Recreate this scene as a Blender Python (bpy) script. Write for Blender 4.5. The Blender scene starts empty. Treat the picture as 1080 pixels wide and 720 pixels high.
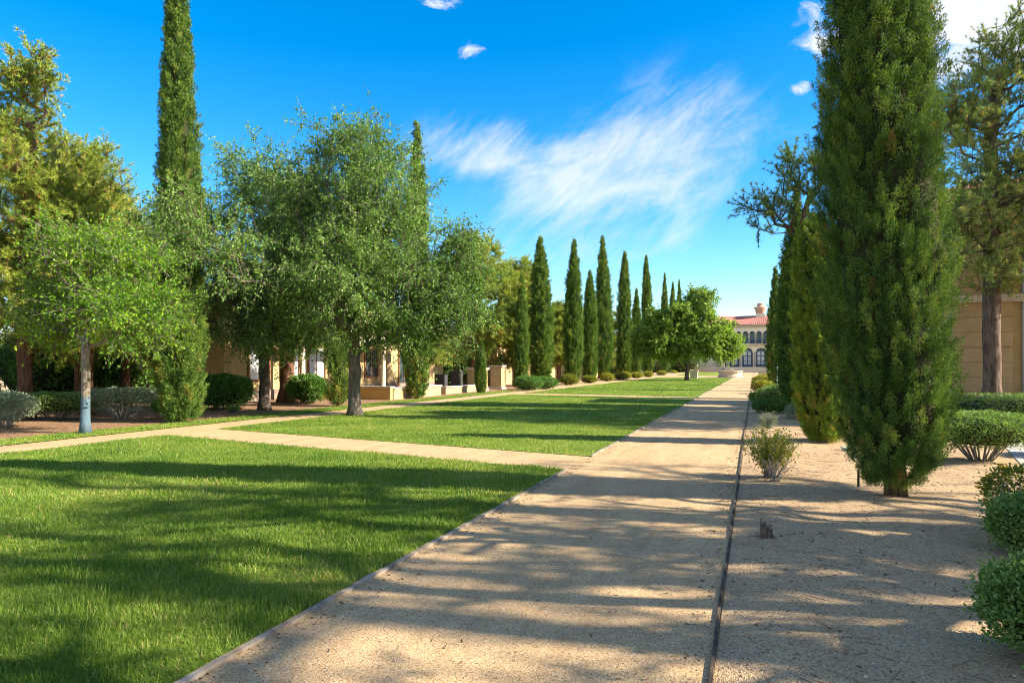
import bpy, math
import numpy as np
from mathutils import Vector, Matrix

S = bpy.context.scene
COL = S.collection
R = math.radians
rng = np.random.default_rng(7)

# ------------------------------------------------------------------ camera, sky, sun, exposure
YAW = math.atan(256 / 720)
cam_d = bpy.data.cameras.new('camera')
cam = bpy.data.objects.new('camera', cam_d)
COL.objects.link(cam)
cam.location = (0, 0, 1.6)
cam.rotation_euler = (R(90), 0, YAW)
cam_d.lens = 24
cam_d.sensor_width = 36
cam_d.shift_y = 26 / 1080
cam_d.clip_start = 0.05
cam_d.clip_end = 3000
S.camera = cam

SUN_EL = R(31)
SUN_DIR = Vector((math.cos(SUN_EL) * 0.991, math.cos(SUN_EL) * 0.13, math.sin(SUN_EL))).normalized()
sun_d = bpy.data.lights.new('sun', 'SUN')
sun_d.energy = 5.0
sun_d.angle = R(0.53)
sun_d.color = (1.0, 0.88, 0.70)
sun = bpy.data.objects.new('sun', sun_d)
COL.objects.link(sun)
sun.location = (40, 5, 30)
sun.rotation_euler = (-SUN_DIR).to_track_quat('-Z', 'Y').to_euler()

S.view_settings.view_transform = 'Standard'
S.view_settings.look = 'None'
S.view_settings.gamma = 1
S.view_settings.use_curve_mapping = False
S.view_settings.exposure = 1.72
S.cycles.filter_width = 1.0


def build_world():
    w = bpy.data.worlds.new('World')
    S.world = w
    w.use_nodes = True
    nt = w.node_tree
    for n in list(nt.nodes):
        nt.nodes.remove(n)
    N, L = nt.nodes.new, nt.links.new

    def sock(v, inp):
        if isinstance(v, (int, float)):
            inp.default_value = v
        elif isinstance(v, tuple):
            inp.default_value = v
        else:
            L(v, inp)

    def m(op, a, b=0.0, c=None, clamp=False):
        n = N('ShaderNodeMath')
        n.operation = op
        n.use_clamp = clamp
        sock(a, n.inputs[0])
        sock(b, n.inputs[1])
        if c is not None:
            sock(c, n.inputs[2])
        return n.outputs[0]

    def smooth(x, lo, hi):
        n = N('ShaderNodeMapRange')
        n.interpolation_type = 'SMOOTHSTEP'
        sock(x, n.inputs[0])
        n.inputs[1].default_value = lo
        n.inputs[2].default_value = hi
        return n.outputs[0]

    sky = N('ShaderNodeTexSky')
    sky.sky_type = 'NISHITA'
    sky.sun_disc = False
    sky.sun_elevation = SUN_EL
    sky.sun_rotation = math.atan2(SUN_DIR.x, SUN_DIR.y)
    sky.altitude = 700
    sky.air_density = 1.0
    sky.dust_density = 0.5
    sky.ozone_density = 2.0
    hs = N('ShaderNodeHueSaturation')
    hs.inputs['Saturation'].default_value = 1.5
    hs.inputs['Hue'].default_value = 0.500
    hs.inputs['Value'].default_value = 1.0
    L(sky.outputs[0], hs.inputs['Color'])
    bg = N('ShaderNodeBackground')
    bg.inputs[1].default_value = 0.092
    L(hs.outputs[0], bg.inputs[0])
    # clouds, laid out by direction over the north half of the sky
    tc = N('ShaderNodeTexCoord')
    sp = N('ShaderNodeSeparateXYZ')
    L(tc.outputs['Generated'], sp.inputs[0])
    yy = m('MAXIMUM', sp.outputs[1], 0.05)
    u = m('DIVIDE', sp.outputs[0], yy)
    v = m('DIVIDE', sp.outputs[2], yy)
    cb = N('ShaderNodeCombineXYZ')
    L(u, cb.inputs[0])
    L(v, cb.inputs[1])

    def noise(scale, detail, rough, dist, rot, sc, loc=(0, 0, 0)):
        mp = N('ShaderNodeMapping')
        L(cb.outputs[0], mp.inputs[0])
        mp.vector_type = 'TEXTURE'
        mp.inputs['Rotation'].default_value = (0, 0, rot)
        mp.inputs['Scale'].default_value = (1 / sc[0], 1 / sc[1], 1)
        mp.inputs['Location'].default_value = loc
        n = N('ShaderNodeTexNoise')
        L(mp.outputs[0], n.inputs['Vector'])
        n.inputs['Scale'].default_value = scale
        n.inputs['Detail'].default_value = detail
        n.inputs['Roughness'].default_value = rough
        n.inputs['Distortion'].default_value = dist
        return n.outputs[0]

    def ell(u0, v0, a, b, lo=1.0, hi=0.0, rot=0.0):
        du = m('SUBTRACT', u, u0)
        dv = m('SUBTRACT', v, v0)
        c, s = math.cos(rot), math.sin(rot)
        x = m('ADD', m('MULTIPLY', du, c / a), m('MULTIPLY', dv, s / a))
        y = m('ADD', m('MULTIPLY', du, -s / b), m('MULTIPLY', dv, c / b))
        r = m('SQRT', m('ADD', m('MULTIPLY', x, x), m('MULTIPLY', y, y)))
        return smooth(r, lo, hi)

    wisp = noise(3.4, 10, 0.62, 1.0, R(24), (1.0, 2.4), (0.31, 0.12, 0))
    fine = noise(7.5, 10, 0.7, 2.0, R(40), (0.7, 2.6))
    blot = noise(5.5, 6, 0.6, 0.6, R(20), (1.0, 1.5), (2.2, 0.4, 0))
    puff = noise(13, 10, 0.62, 0.6, R(-20), (1, 1.5), (3.3, 1.7, 0))
    tex = m('ADD', m('MULTIPLY', wisp, 0.42), m('ADD', m('MULTIPLY', fine, 0.24), m('MULTIPLY', blot, 0.34)))
    reg = m('MAXIMUM', ell(-0.185, 0.28, 0.27, 0.17, 1.2, 0.0, R(14)),
            m('MULTIPLY', ell(-0.42, 0.345, 0.24, 0.075, 1.1, 0.1, R(-8)), 0.6))
    ci = smooth(m('ADD', tex, m('MULTIPLY', reg, 0.19)), 0.50, 0.80)
    ci = m('MULTIPLY', m('MULTIPLY', ci, smooth(reg, 0.0, 0.5)), 0.78)
    pm = None
    for (u0, v0, a, b, k) in ((0.245, 0.455, 0.20, 0.115, 1.5), (0.062, 0.376, 0.022, 0.018, .9), (0.085, 0.425, 0.02, 0.022, .9),
                              (0.042, 0.335, 0.022, 0.02, .7), (-0.418, 0.499, 0.034, 0.02, .75), (-0.49, 0.585, 0.05, 0.018, .7),
                              (0.12, 0.40, 0.03, 0.03, .6)):
        e = m('MULTIPLY', ell(u0, v0, a, b, 1.25, 0.1), k)
        pm = e if pm is None else m('MAXIMUM', pm, e)
    pu = m('MULTIPLY', smooth(m('ADD', m('MULTIPLY', m('SUBTRACT', puff, 0.5), 4.0), m('MULTIPLY', pm, 1.15)), 0.45, 1.35), 0.9)
    pu = m('MULTIPLY', pu, smooth(pm, 0.0, 0.3))
    fac = m('MAXIMUM', ci, pu)
    fac = m('MULTIPLY', fac, smooth(sp.outputs[1], 0.05, 0.3), clamp=True)
    # unseen broken cloud behind the camera, added to whiten the blue shade fill
    nb = N('ShaderNodeTexNoise')
    L(tc.outputs['Generated'], nb.inputs['Vector'])
    nb.inputs['Scale'].default_value = 2.6
    nb.inputs['Detail'].default_value = 8
    back = m('MULTIPLY', smooth(nb.outputs[0], 0.36, 0.62), smooth(sp.outputs[1], 0.25, -0.15))
    back = m('MULTIPLY', back, smooth(sp.outputs[2], -0.02, 0.12))
    fac = m('MAXIMUM', fac, m('MULTIPLY', back, 0.72))
    cbg = N('ShaderNodeBackground')
    cbg.inputs[0].default_value = (0.93, 0.95, 1.0, 1)
    cbg.inputs[1].default_value = 0.36
    mix = N('ShaderNodeMixShader')
    L(fac, mix.inputs[0])
    L(bg.outputs[0], mix.inputs[1])
    L(cbg.outputs[0], mix.inputs[2])
    out = N('ShaderNodeOutputWorld')
    L(mix.outputs[0], out.inputs[0])


build_world()


# ------------------------------------------------------------------ materials
def new_mat(name):
    mt = bpy.data.materials.new(name)
    mt.use_nodes = True
    nt = mt.node_tree
    for n in list(nt.nodes):
        nt.nodes.remove(n)
    out = nt.nodes.new('ShaderNodeOutputMaterial')
    return mt, nt, out


def ramp(nt, fac, stops):
    r = nt.nodes.new('ShaderNodeValToRGB')
    el = r.color_ramp.elements
    while len(el) < len(stops):
        el.new(0.5)
    for e, (p, c) in zip(el, stops):
        e.position = p
        e.color = (*c, 1)
    nt.links.new(fac, r.inputs[0])
    return r.outputs[0]


def tex_noise(nt, scale, detail=5, rough=0.55, coord='Object', stretch=(1, 1, 1), dist=0.0):
    tc = nt.nodes.new('ShaderNodeTexCoord')
    mp = nt.nodes.new('ShaderNodeMapping')
    mp.inputs['Scale'].default_value = stretch
    nt.links.new(tc.outputs[coord], mp.inputs[0])
    n = nt.nodes.new('ShaderNodeTexNoise')
    nt.links.new(mp.outputs[0], n.inputs['Vector'])
    n.inputs['Scale'].default_value = scale
    n.inputs['Detail'].default_value = detail
    n.inputs['Roughness'].default_value = rough
    n.inputs['Distortion'].default_value = dist
    return n.outputs[0]


def mathn(nt, op, a, b=0.0, clamp=False):
    n = nt.nodes.new('ShaderNodeMath')
    n.operation = op
    n.use_clamp = clamp
    for v, i in ((a, 0), (b, 1)):
        if isinstance(v, (int, float)):
            n.inputs[i].default_value = v
        else:
            nt.links.new(v, n.inputs[i])
    return n.outputs[0]


def mixc(nt, fac, a, b, mode='MIX'):
    n = nt.nodes.new('ShaderNodeMix')
    n.data_type = 'RGBA'
    n.blend_type = mode
    for v, i in ((fac, 0), (a, 6), (b, 7)):
        if isinstance(v, (int, float)):
            n.inputs[i].default_value = v
        elif isinstance(v, tuple):
            n.inputs[i].default_value = (*v, 1)
        else:
            nt.links.new(v, n.inputs[i])
    return n.outputs[2]


def bump(nt, h, strength, dist):
    b = nt.nodes.new('ShaderNodeBump')
    b.inputs['Strength'].default_value = strength
    b.inputs['Distance'].default_value = dist
    nt.links.new(h, b.inputs['Height'])
    return b.outputs[0]


def principled(nt, out, color, rough=0.8, spec=0.3, normal=None, metallic=0.0):
    p = nt.nodes.new('ShaderNodeBsdfPrincipled')
    if isinstance(color, tuple):
        p.inputs['Base Color'].default_value = (*color, 1)
    else:
        nt.links.new(color, p.inputs['Base Color'])
    if isinstance(rough, (int, float)):
        p.inputs['Roughness'].default_value = rough
    else:
        nt.links.new(rough, p.inputs['Roughness'])
    p.inputs['Specular IOR Level'].default_value = spec
    p.inputs['Metallic'].default_value = metallic
    if normal is not None:
        nt.links.new(normal, p.inputs['Normal'])
    nt.links.new(p.outputs[0], out.inputs[0])
    return p


def leaf_mat(name, stops, trans=0.35, rough=0.5, spec=0.3, tgain=(1.25, 1.35, 0.7)):
    """leaf colour follows a per-leaf random value stored in the mesh"""
    mt, nt, out = new_mat(name)
    at = nt.nodes.new('ShaderNodeAttribute')
    at.attribute_name = 'tint'
    c = ramp(nt, at.outputs['Fac'], stops)
    p = principled(nt, out, c, rough, spec)
    t = nt.nodes.new('ShaderNodeBsdfTranslucent')
    tcol = mixc(nt, 1.0, c, tgain, 'MULTIPLY')
    nt.links.new(tcol, t.inputs[0])
    mx = nt.nodes.new('ShaderNodeMixShader')
    mx.inputs[0].default_value = trans
    nt.links.new(p.outputs[0], mx.inputs[1])
    nt.links.new(t.outputs[0], mx.inputs[2])
    nt.links.new(mx.outputs[0], out.inputs[0])
    return mt


def bark_mat(name, c1, c2, scale=9, stretch=(1, 1, 0.25), bs=0.8, paint=None):
    mt, nt, out = new_mat(name)
    h = tex_noise(nt, scale, 8, 0.65, 'Object', stretch, 0.6)
    c = ramp(nt, h, [(0.32, c1), (0.68, c2)])
    if paint:
        tc = nt.nodes.new('ShaderNodeTexCoord')
        sp = nt.nodes.new('ShaderNodeSeparateXYZ')
        nt.links.new(tc.outputs['Object'], sp.inputs[0])
        wob = tex_noise(nt, 7, 4, 0.6)
        z = mathn(nt, 'ADD', sp.outputs[2], mathn(nt, 'MULTIPLY', wob, 0.35))
        f = mathn(nt, 'LESS_THAN', z, paint[0])
        chip = mathn(nt, 'GREATER_THAN', tex_noise(nt, 22, 5, 0.6), 0.38)
        c = mixc(nt, mathn(nt, 'MULTIPLY', f, chip), c, paint[1])
    principled(nt, out, c, 0.9, 0.15, bump(nt, h, bs, 0.04))
    return mt


def rough_mat(name, c1, c2, scale, detail=6, bs=0.3, bd=0.01, rough=0.9, spec=0.2, scale2=None, lo=.35, hi=.65, metallic=0.0):
    mt, nt, out = new_mat(name)
    h = tex_noise(nt, scale, detail, 0.6)
    c = ramp(nt, h, [(lo, c1), (hi, c2)])
    if scale2:
        h2 = tex_noise(nt, scale2, 4, 0.5)
        c = mixc(nt, mathn(nt, 'MULTIPLY', h2, 0.5), c, tuple(x * 0.6 for x in c1))
    principled(nt, out, c, rough, spec, bump(nt, h, bs, bd), metallic)
    return mt


def grit_mat(name, base, dark, light, big=0.5, grain=120, bstr=0.6, stain=None, wear=False):
    """decomposed granite / bare soil: grains, pebbles, scuffs, big soft blotches"""
    mt, nt, out = new_mat(name)
    b1 = tex_noise(nt, big, 6, 0.6)
    b2 = tex_noise(nt, big * 7, 6, 0.65)
    c = ramp(nt, mathn(nt, 'ADD', mathn(nt, 'MULTIPLY', b1, 0.55), mathn(nt, 'MULTIPLY', b2, 0.45)),
             [(0.3, tuple(x * 0.74 for x in base)), (0.5, base), (0.7, tuple(min(1, x * 1.16) for x in base))])
    tc = nt.nodes.new('ShaderNodeTexCoord')
    vo = nt.nodes.new('ShaderNodeTexVoronoi')
    vo.inputs['Scale'].default_value = grain
    vo.inputs['Randomness'].default_value = 1
    nt.links.new(tc.outputs['Object'], vo.inputs['Vector'])
    sp = nt.nodes.new('ShaderNodeSeparateColor')
    nt.links.new(vo.outputs['Color'], sp.inputs[0])
    c = mixc(nt, mathn(nt, 'GREATER_THAN', sp.outputs[0], 0.76), c, dark)
    c = mixc(nt, mathn(nt, 'GREATER_THAN', sp.outputs[1], 0.86), c, light)
    vo2 = nt.nodes.new('ShaderNodeTexVoronoi')
    vo2.inputs['Scale'].default_value = grain * 0.36
    nt.links.new(tc.outputs['Object'], vo2.inputs['Vector'])
    sp2 = nt.nodes.new('ShaderNodeSeparateColor')
    nt.links.new(vo2.outputs['Color'], sp2.inputs[0])
    near = mathn(nt, 'LESS_THAN', vo2.outputs['Distance'], 0.3)
    c = mixc(nt, mathn(nt, 'MULTIPLY', near, mathn(nt, 'GREATER_THAN', sp2.outputs[0], 0.9)), c, tuple(x * 0.8 for x in dark))
    if stain:
        f = ramp(nt, tex_noise(nt, stain[0], 7, 0.7, dist=0.8), [(stain[1], (0, 0, 0)), (stain[1] + 0.12, (1, 1, 1))])
        c = mixc(nt, mathn(nt, 'MULTIPLY', f, stain[2]), c, stain[3])
    if wear:
        # raked and rolled along its length, scuffed by feet
        w1 = tex_noise(nt, 2.2, 6, 0.7, 'Object', (1.6, 0.22, 1), 0.4)
        c = mixc(nt, 1.0, c, ramp(nt, w1, [(0.3, (.80, .78, .76)), (0.55, (1, 1, 1)), (0.75, (1.12, 1.1, 1.06))]), 'MULTIPLY')
        vs = nt.nodes.new('ShaderNodeTexVoronoi')
        vs.inputs['Scale'].default_value = 3.6
        nt.links.new(tc.outputs['Object'], vs.inputs['Vector'])
        b2 = mathn(nt, 'ADD', b2, mathn(nt, 'MULTIPLY', mathn(nt, 'LESS_THAN', mathn(nt, 'ADD', vs.outputs['Distance'], mathn(nt, 'MULTIPLY', tex_noise(nt, 9, 4), .25)), .3), -.12))
    h = mathn(nt, 'ADD', mathn(nt, 'MULTIPLY', vo.outputs['Distance'], 0.35),
              mathn(nt, 'ADD', mathn(nt, 'MULTIPLY', b2, 1.3), mathn(nt, 'MULTIPLY', tex_noise(nt, 38, 5, 0.65), 0.7)))
    principled(nt, out, c, 0.95, 0.15, bump(nt, h, bstr, 0.02))
    return mt


def glass_mat(name, col, rough=0.08):
    mt, nt, out = new_mat(name)
    h = tex_noise(nt, 0.8, 2)
    principled(nt, out, ramp(nt, h, [(0.3, col), (0.7, tuple(x * 1.6 + 0.01 for x in col))]), rough, 0.6)
    return mt


M = {}
CY = [(0.0, (.021, .054, .012)), (0.4, (.080, .160, .027)), (0.72, (.185, .27, .045)), (0.9, (.28, .32, .06)), (1.0, (.26, .12, .03))]
M['cypress'] = leaf_mat('cypress_foliage', CY, 0.22, 0.6, 0.2, (1.2, 1.2, 0.6))
M['cypress_sunlit'] = leaf_mat('sunlit_cypress_foliage', [(0.0, (0.046, 0.094, 0.013)), (0.4, (0.156, 0.246, 0.029)), (0.72, (0.286, 0.362, 0.046)), (0.9, (0.364, 0.406, 0.052)), (1.0, (0.390, 0.217, 0.046))], 0.25, 0.6, 0.2, (1.2, 1.2, .6))  # sunlight painted into the leaf colour of the short leaning cypress
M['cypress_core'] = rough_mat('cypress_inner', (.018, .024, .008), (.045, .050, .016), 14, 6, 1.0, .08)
M['oak'] = leaf_mat('elm_leaf', [(0, (0.043, 0.101, 0.017)), (.45, (0.119, 0.226, 0.038)), (.8, (0.237, 0.369, 0.089)), (1, (0.351, 0.473, 0.179))], 0.40, 0.5, 0.25)
M['oak_grey'] = leaf_mat('grey_elm_leaf', [(0, (0.056, 0.116, 0.029)), (.45, (0.153, 0.264, 0.066)), (.8, (0.279, 0.407, 0.143)), (1, (0.391, 0.506, 0.242))], 0.40, 0.5, 0.25)
M['maple'] = leaf_mat('young_ash_leaf', [(0, (0.041, 0.132, 0.009)), (.5, (0.145, 0.290, 0.015)), (1, (0.344, 0.475, 0.033))], 0.46, 0.45, 0.35)
M['ash'] = leaf_mat('far_ash_leaf', [(0, (0.085, 0.155, 0.020)), (.5, (0.212, 0.316, 0.045)), (1, (0.340, 0.448, 0.090))], 0.42, 0.45, 0.35)
M['pine_gold'] = leaf_mat('golden_pine_needle', [(0, (0.076, 0.134, 0.019)), (.45, (0.234, 0.310, 0.043)), (.8, (0.411, 0.457, 0.069)), (1, (0.491, 0.323, 0.098))], 0.25, 0.5, 0.3)
M['pine_green'] = leaf_mat('green_pine_needle', [(0, (0.096, 0.163, 0.039)), (.45, (0.239, 0.332, 0.084)), (.8, (0.460, 0.492, 0.144)), (1, (0.600, 0.408, 0.166))], 0.25, 0.5, 0.3)
M['hedge'] = leaf_mat('hedge_leaf', [(0, (0.061, 0.131, 0.026)), (.5, (0.160, 0.264, 0.056)), (1, (0.331, 0.420, 0.122))], 0.3, 0.45, 0.4)
M['hedge_bright'] = leaf_mat('mound_leaf', [(0, (0.039, 0.111, 0.018)), (.5, (0.091, 0.195, 0.031)), (1, (0.176, 0.286, 0.052))], 0.35, 0.45, 0.4)
M['sage'] = leaf_mat('silver_sage_leaf', [(0, (0.105, 0.149, 0.092)), (.5, (0.219, 0.271, 0.168)), (1, (0.385, 0.438, 0.286))], 0.2, 0.6, 0.25)
M['lantana'] = leaf_mat('lantana_leaf', [(0, (0.063, 0.111, 0.012)), (.5, (0.175, 0.202, 0.022)), (.85, (0.322, 0.286, 0.030)), (1, (0.350, 0.195, 0.050))], 0.35, 0.5, 0.3)
M['golden_shrub'] = leaf_mat('golden_shrub_leaf', [(0, (0.112, 0.140, 0.017)), (.5, (0.294, 0.280, 0.031)), (1, (0.476, 0.406, 0.056))], 0.35, 0.5, 0.3)
M['petal'] = leaf_mat('yellow_petal', [(0, (.55, .33, .02)), (1, (.75, .52, .06))], 0.35, 0.5, 0.3, (1, 1, 1))
M['grass'] = leaf_mat('grass_blade', [(0, (0.043, 0.104, 0.013)), (.5, (0.121, 0.215, 0.024)), (.85, (0.255, 0.311, 0.054)), (1, (0.488, 0.357, 0.177))], 0.36, 0.45, 0.3, (1.2, 1.3, .5))
M['litter'] = leaf_mat('dry_litter', [(0, (.07, .045, .025)), (.5, (.17, .11, .06)), (1, (.32, .24, .15))], 0.1, 0.8, 0.15, (1, 1, 1))
M['bark_oak'] = bark_mat('grey_brown_bark', (.055, .045, .035), (.19, .16, .13), 11)
M['bark_dark'] = bark_mat('dark_bark', (.03, .023, .018), (.11, .085, .065), 11)
M['bark_red'] = bark_mat('red_brown_pine_bark', (.06, .030, .018), (.24, .125, .07), 8)
M['bark_pine'] = bark_mat('grey_pine_bark', (.05, .036, .028), (.21, .155, .12), 8, bs=1.0)
M['bark_paint'] = bark_mat('painted_bark', (.09, .075, .055), (.24, .21, .17), 14, paint=(1.05, (.085, .135, .175)))
M['bark_cyp'] = bark_mat('cypress_bark', (.06, .035, .022), (.25, .15, .085), 16, (1, 1, .18), 1.2)
M['dead_twig'] = bark_mat('dead_grey_wood', (.14, .12, .10), (.36, .32, .28), 16)
M['cone'] = rough_mat('pine_cone', (.03, .018, .012), (.10, .06, .04), 60)
M['path'] = grit_mat('decomposed_granite', (.46, .315, .165), (.26, .175, .095), (.56, .43, .28), 0.55, 150, 0.45, (1.3, 0.6, 0.3, (.26, .18, .11)), True)
M['soil'] = grit_mat('bare_bed_soil', (.43, .30, .17), (.24, .165, .095), (.50, .39, .25), 0.5, 110, 0.9, (2.4, 0.56, 0.5, (.20, .14, .09)))
M['mulch'] = grit_mat('bark_mulch', (.25, .145, .08), (.08, .045, .028), (.38, .26, .16), 0.6, 45, 1.0)
M['concrete'] = rough_mat('concrete', (.36, .34, .31), (.46, .44, .40), 6, 8, .3, .006, scale2=0.8)
M['edging_pale'] = rough_mat('weathered_pale_edging', (.13, .10, .075), (.36, .30, .235), 5, 8, .5, .008)
M['edging_dark'] = rough_mat('dark_steel_edging', (.035, .026, .020), (.12, .085, .06), 7, 8, .3, .004, rough=.85, spec=.15)
M['stucco'] = rough_mat('yellow_stucco', (.40, .285, .14), (.50, .365, .19), 3, 10, .3, .006, scale2=.5)
M['stucco_orange'] = rough_mat('ochre_stucco', (.50, .31, .10), (.60, .38, .14), 3, 10, .3, .006, scale2=.5)
M['stucco_cream'] = rough_mat('cream_stucco', (.62, .55, .43), (.72, .65, .52), 2, 8, .2, .006)
M['stucco_band'] = rough_mat('brown_rusticated_stucco', (.40, .28, .15), (.48, .35, .20), 3, 10, .3, .006, scale2=.6)
M['stone'] = rough_mat('pale_cast_stone', (.38, .32, .25), (.50, .43, .345), 5, 8, .3, .008)
M['stone_dark'] = rough_mat('brown_stone_base', (.16, .12, .095), (.27, .21, .165), 5, 8, .5, .012)
M['wood'] = rough_mat('brown_wood_frame', (.17, .075, .03), (.26, .13, .055), 6, 6, .2, .004, rough=.6)
M['iron_blue'] = rough_mat('blue_painted_iron', (.04, .075, .12), (.06, .10, .155), 8, 3, .1, .002, rough=.5, spec=.4)
M['iron'] = rough_mat('dark_iron', (.02, .018, .017), (.06, .05, .045), 10, 4, .2, .004, rough=.55, spec=.4)
M['galv'] = rough_mat('galvanised_steel', (.30, .32, .33), (.42, .44, .45), 9, 4, .1, .002, rough=.45, spec=.5)
M['lid_green'] = rough_mat('pale_green_plastic', (.33, .40, .33), (.42, .49, .41), 8, 4, .1, .002, rough=.5, spec=.4)
M['cabinet'] = rough_mat('dark_grey_cabinet', (.035, .035, .037), (.055, .054, .055), 4, 4, .1, .002, rough=.55, spec=.4)
M['pot'] = rough_mat('pale_terracotta', (.40, .24, .17), (.52, .34, .25), 3, 6, .2, .01)
M['tile'] = rough_mat('red_clay_tile', (.30, .115, .09), (.46, .22, .17), 2.2, 8, .3, .02, scale2=9)
M['glass'] = glass_mat('dark_window_glass', (.025, .035, .045))
M['glass_pale'] = glass_mat('curtained_glass', (.32, .33, .34), .15)
M['flat_leaf'] = M['hedge']


def lawn_base_mat():
    mt, nt, out = new_mat('lawn_turf')
    a = tex_noise(nt, 0.55, 5, 0.6)
    b = tex_noise(nt, 28, 6, 0.7)
    c = ramp(nt, mathn(nt, 'ADD', mathn(nt, 'MULTIPLY', a, .45), mathn(nt, 'MULTIPLY', b, .55)),
             [(.32, (.065, .115, .010)), (.5, (.15, .21, .018)), (.68, (.22, .265, .038))])
    principled(nt, out, c, .8, .2, bump(nt, b, 1.0, .05))
    return mt


M['turf'] = lawn_base_mat()


# ------------------------------------------------------------------ geometry helpers
class Geo:
    def __init__(self):
        self.V, self.F, self.T, self.n = [], [], [], 0

    def add(self, V, F, tint=None):
        V = np.asarray(V, float).reshape(-1, 3)
        if not isinstance(F, list):
            F = [F]
        for f in F:
            f = np.asarray(f, int)
            if f.size:
                self.F.append(f + self.n)
        self.V.append(V)
        t = np.full(len(V), 0.5) if tint is None else np.asarray(tint, float) * np.ones(len(V))
        self.T.append(t)
        self.n += len(V)
        return self

    def mesh(self, name, mat, smooth=False):
        V = np.concatenate(self.V)
        T = np.concatenate(self.T)
        me = bpy.data.meshes.new(name)
        me.vertices.add(len(V))
        me.vertices.foreach_set('co', V.astype(np.float32).ravel())
        idx = np.concatenate([f.ravel() for f in self.F])
        tot = np.concatenate([np.full(f.shape[0], f.shape[1]) for f in self.F])
        st = np.concatenate([[0], np.cumsum(tot)[:-1]])
        me.loops.add(len(idx))
        me.loops.foreach_set('vertex_index', idx.astype(np.int32))
        me.polygons.add(len(tot))
        me.polygons.foreach_set('loop_start', st.astype(np.int32))
        me.polygons.foreach_set('loop_total', tot.astype(np.int32))
        at = me.attributes.new('tint', 'FLOAT', 'POINT')
        at.data.foreach_set('value', np.clip(T, 0, 1).astype(np.float32))
        me.materials.append(mat)
        me.update(calc_edges=True)
        me.validate()
        me.polygons.foreach_set('use_smooth', np.full(len(me.polygons), bool(smooth)))
        return me


def unit(a):
    a = np.asarray(a, float)
    return a / np.maximum(np.linalg.norm(a, axis=-1, keepdims=True), 1e-9)


def box(g, c, s, tint=None):
    c, s = np.array(c, float), np.array(s, float) / 2
    k = np.array([[x, y, z] for z in (-1, 1) for (x, y) in ((-1, -1), (1, -1), (1, 1), (-1, 1))], float)
    F = np.array([[3, 2, 1, 0], [4, 5, 6, 7], [0, 1, 5, 4], [1, 2, 6, 5], [2, 3, 7, 6], [3, 0, 4, 7]])
    g.add(c + k * s, F, tint)
    return g


def cbox(g, x0, x1, y0, y1, z0, z1):
    return box(g, ((x0 + x1) / 2, (y0 + y1) / 2, (z0 + z1) / 2), (x1 - x0, y1 - y0, z1 - z0))


def tube(g, P, r, k=8, cap=True, tint=None):
    P = np.asarray(P, float)
    n = len(P)
    r = np.ones(n) * r
    T = unit(np.gradient(P, axis=0))
    ref = np.array([1.0, 0, 0]) if abs(T[0][0]) < 0.8 else np.array([0, 1.0, 0])
    V = np.zeros((n, k, 3))
    a = np.linspace(0, 2 * math.pi, k, endpoint=False)
    for i in range(n):
        ref = unit(ref - T[i] * np.dot(ref, T[i]))
        b = np.cross(T[i], ref)
        V[i] = P[i] + r[i] * (np.cos(a)[:, None] * ref + np.sin(a)[:, None] * b)
    F = []
    for i in range(n - 1):
        for j in range(k):
            F.append((i * k + j, i * k + (j + 1) % k, (i + 1) * k + (j + 1) % k, (i + 1) * k + j))
    Fs = [np.array(F)]
    if cap:
        Fs.append(np.array([[(n - 1) * k + j for j in range(k)]]))
        Fs.append(np.array([[j for j in range(k)][::-1]]))
    g.add(V.reshape(-1, 3), Fs, tint)
    return g


def lathe(g, prof, k=24, c=(0, 0, 0)):
    prof = np.array(prof, float)
    a = np.linspace(0, 2 * math.pi, k, endpoint=False)
    V = np.stack([np.outer(prof[:, 0], np.cos(a)), np.outer(prof[:, 0], np.sin(a)), np.outer(prof[:, 1], np.ones(k))], -1)
    n = len(prof)
    F = [(i * k + j, i * k + (j + 1) % k, (i + 1) * k + (j + 1) % k, (i + 1) * k + j) for i in range(n - 1) for j in range(k)]
    g.add(V.reshape(-1, 3) + np.array(c), [np.array(F), np.array([[(n - 1) * k + j for j in range(k)]])])
    return g


def twigs(g, A, B, ra, rb):
    """many thin three-sided twigs at once"""
    D = unit(B - A)
    h = np.where(np.abs(D[:, 2:3]) < 0.9, np.array([[0, 0, 1.0]]), np.array([[1.0, 0, 0]]))
    s = unit(np.cross(D, h))
    b = np.cross(D, s)
    n = len(A)
    V = np.zeros((n, 6, 3))
    for j in range(3):
        w = math.cos(j * 2.0944) * s + math.sin(j * 2.0944) * b
        V[:, j] = A + w * np.reshape(ra, (-1, 1))
        V[:, 3 + j] = B + w * np.reshape(rb, (-1, 1))
    base = np.arange(n)[:, None] * 6
    F = np.concatenate([base + np.array([j, (j + 1) % 3, 3 + (j + 1) % 3, 3 + j]) for j in range(3)])
    g.add(V.reshape(-1, 3), F)


def leaves(g, P, D, L, W, tint, rg, fold=0.25):
    """pointed leaves: four-cornered blades with a slight fold"""
    n = len(P)
    D = unit(D)
    S_ = unit(np.cross(D, rg.normal(size=(n, 3))))
    N_ = np.cross(D, S_)
    L = np.reshape(L * np.ones(n), (-1, 1))
    W = np.reshape(W * np.ones(n), (-1, 1))
    mid = P + D * L * 0.45
    V = np.stack([P, mid + S_ * W / 2 + N_ * W * fold, P + D * L, mid - S_ * W / 2 + N_ * W * fold], 1)
    F = np.arange(n)[:, None] * 4 + np.arange(4)
    g.add(V.reshape(-1, 3), F, np.repeat(tint, 4))


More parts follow.
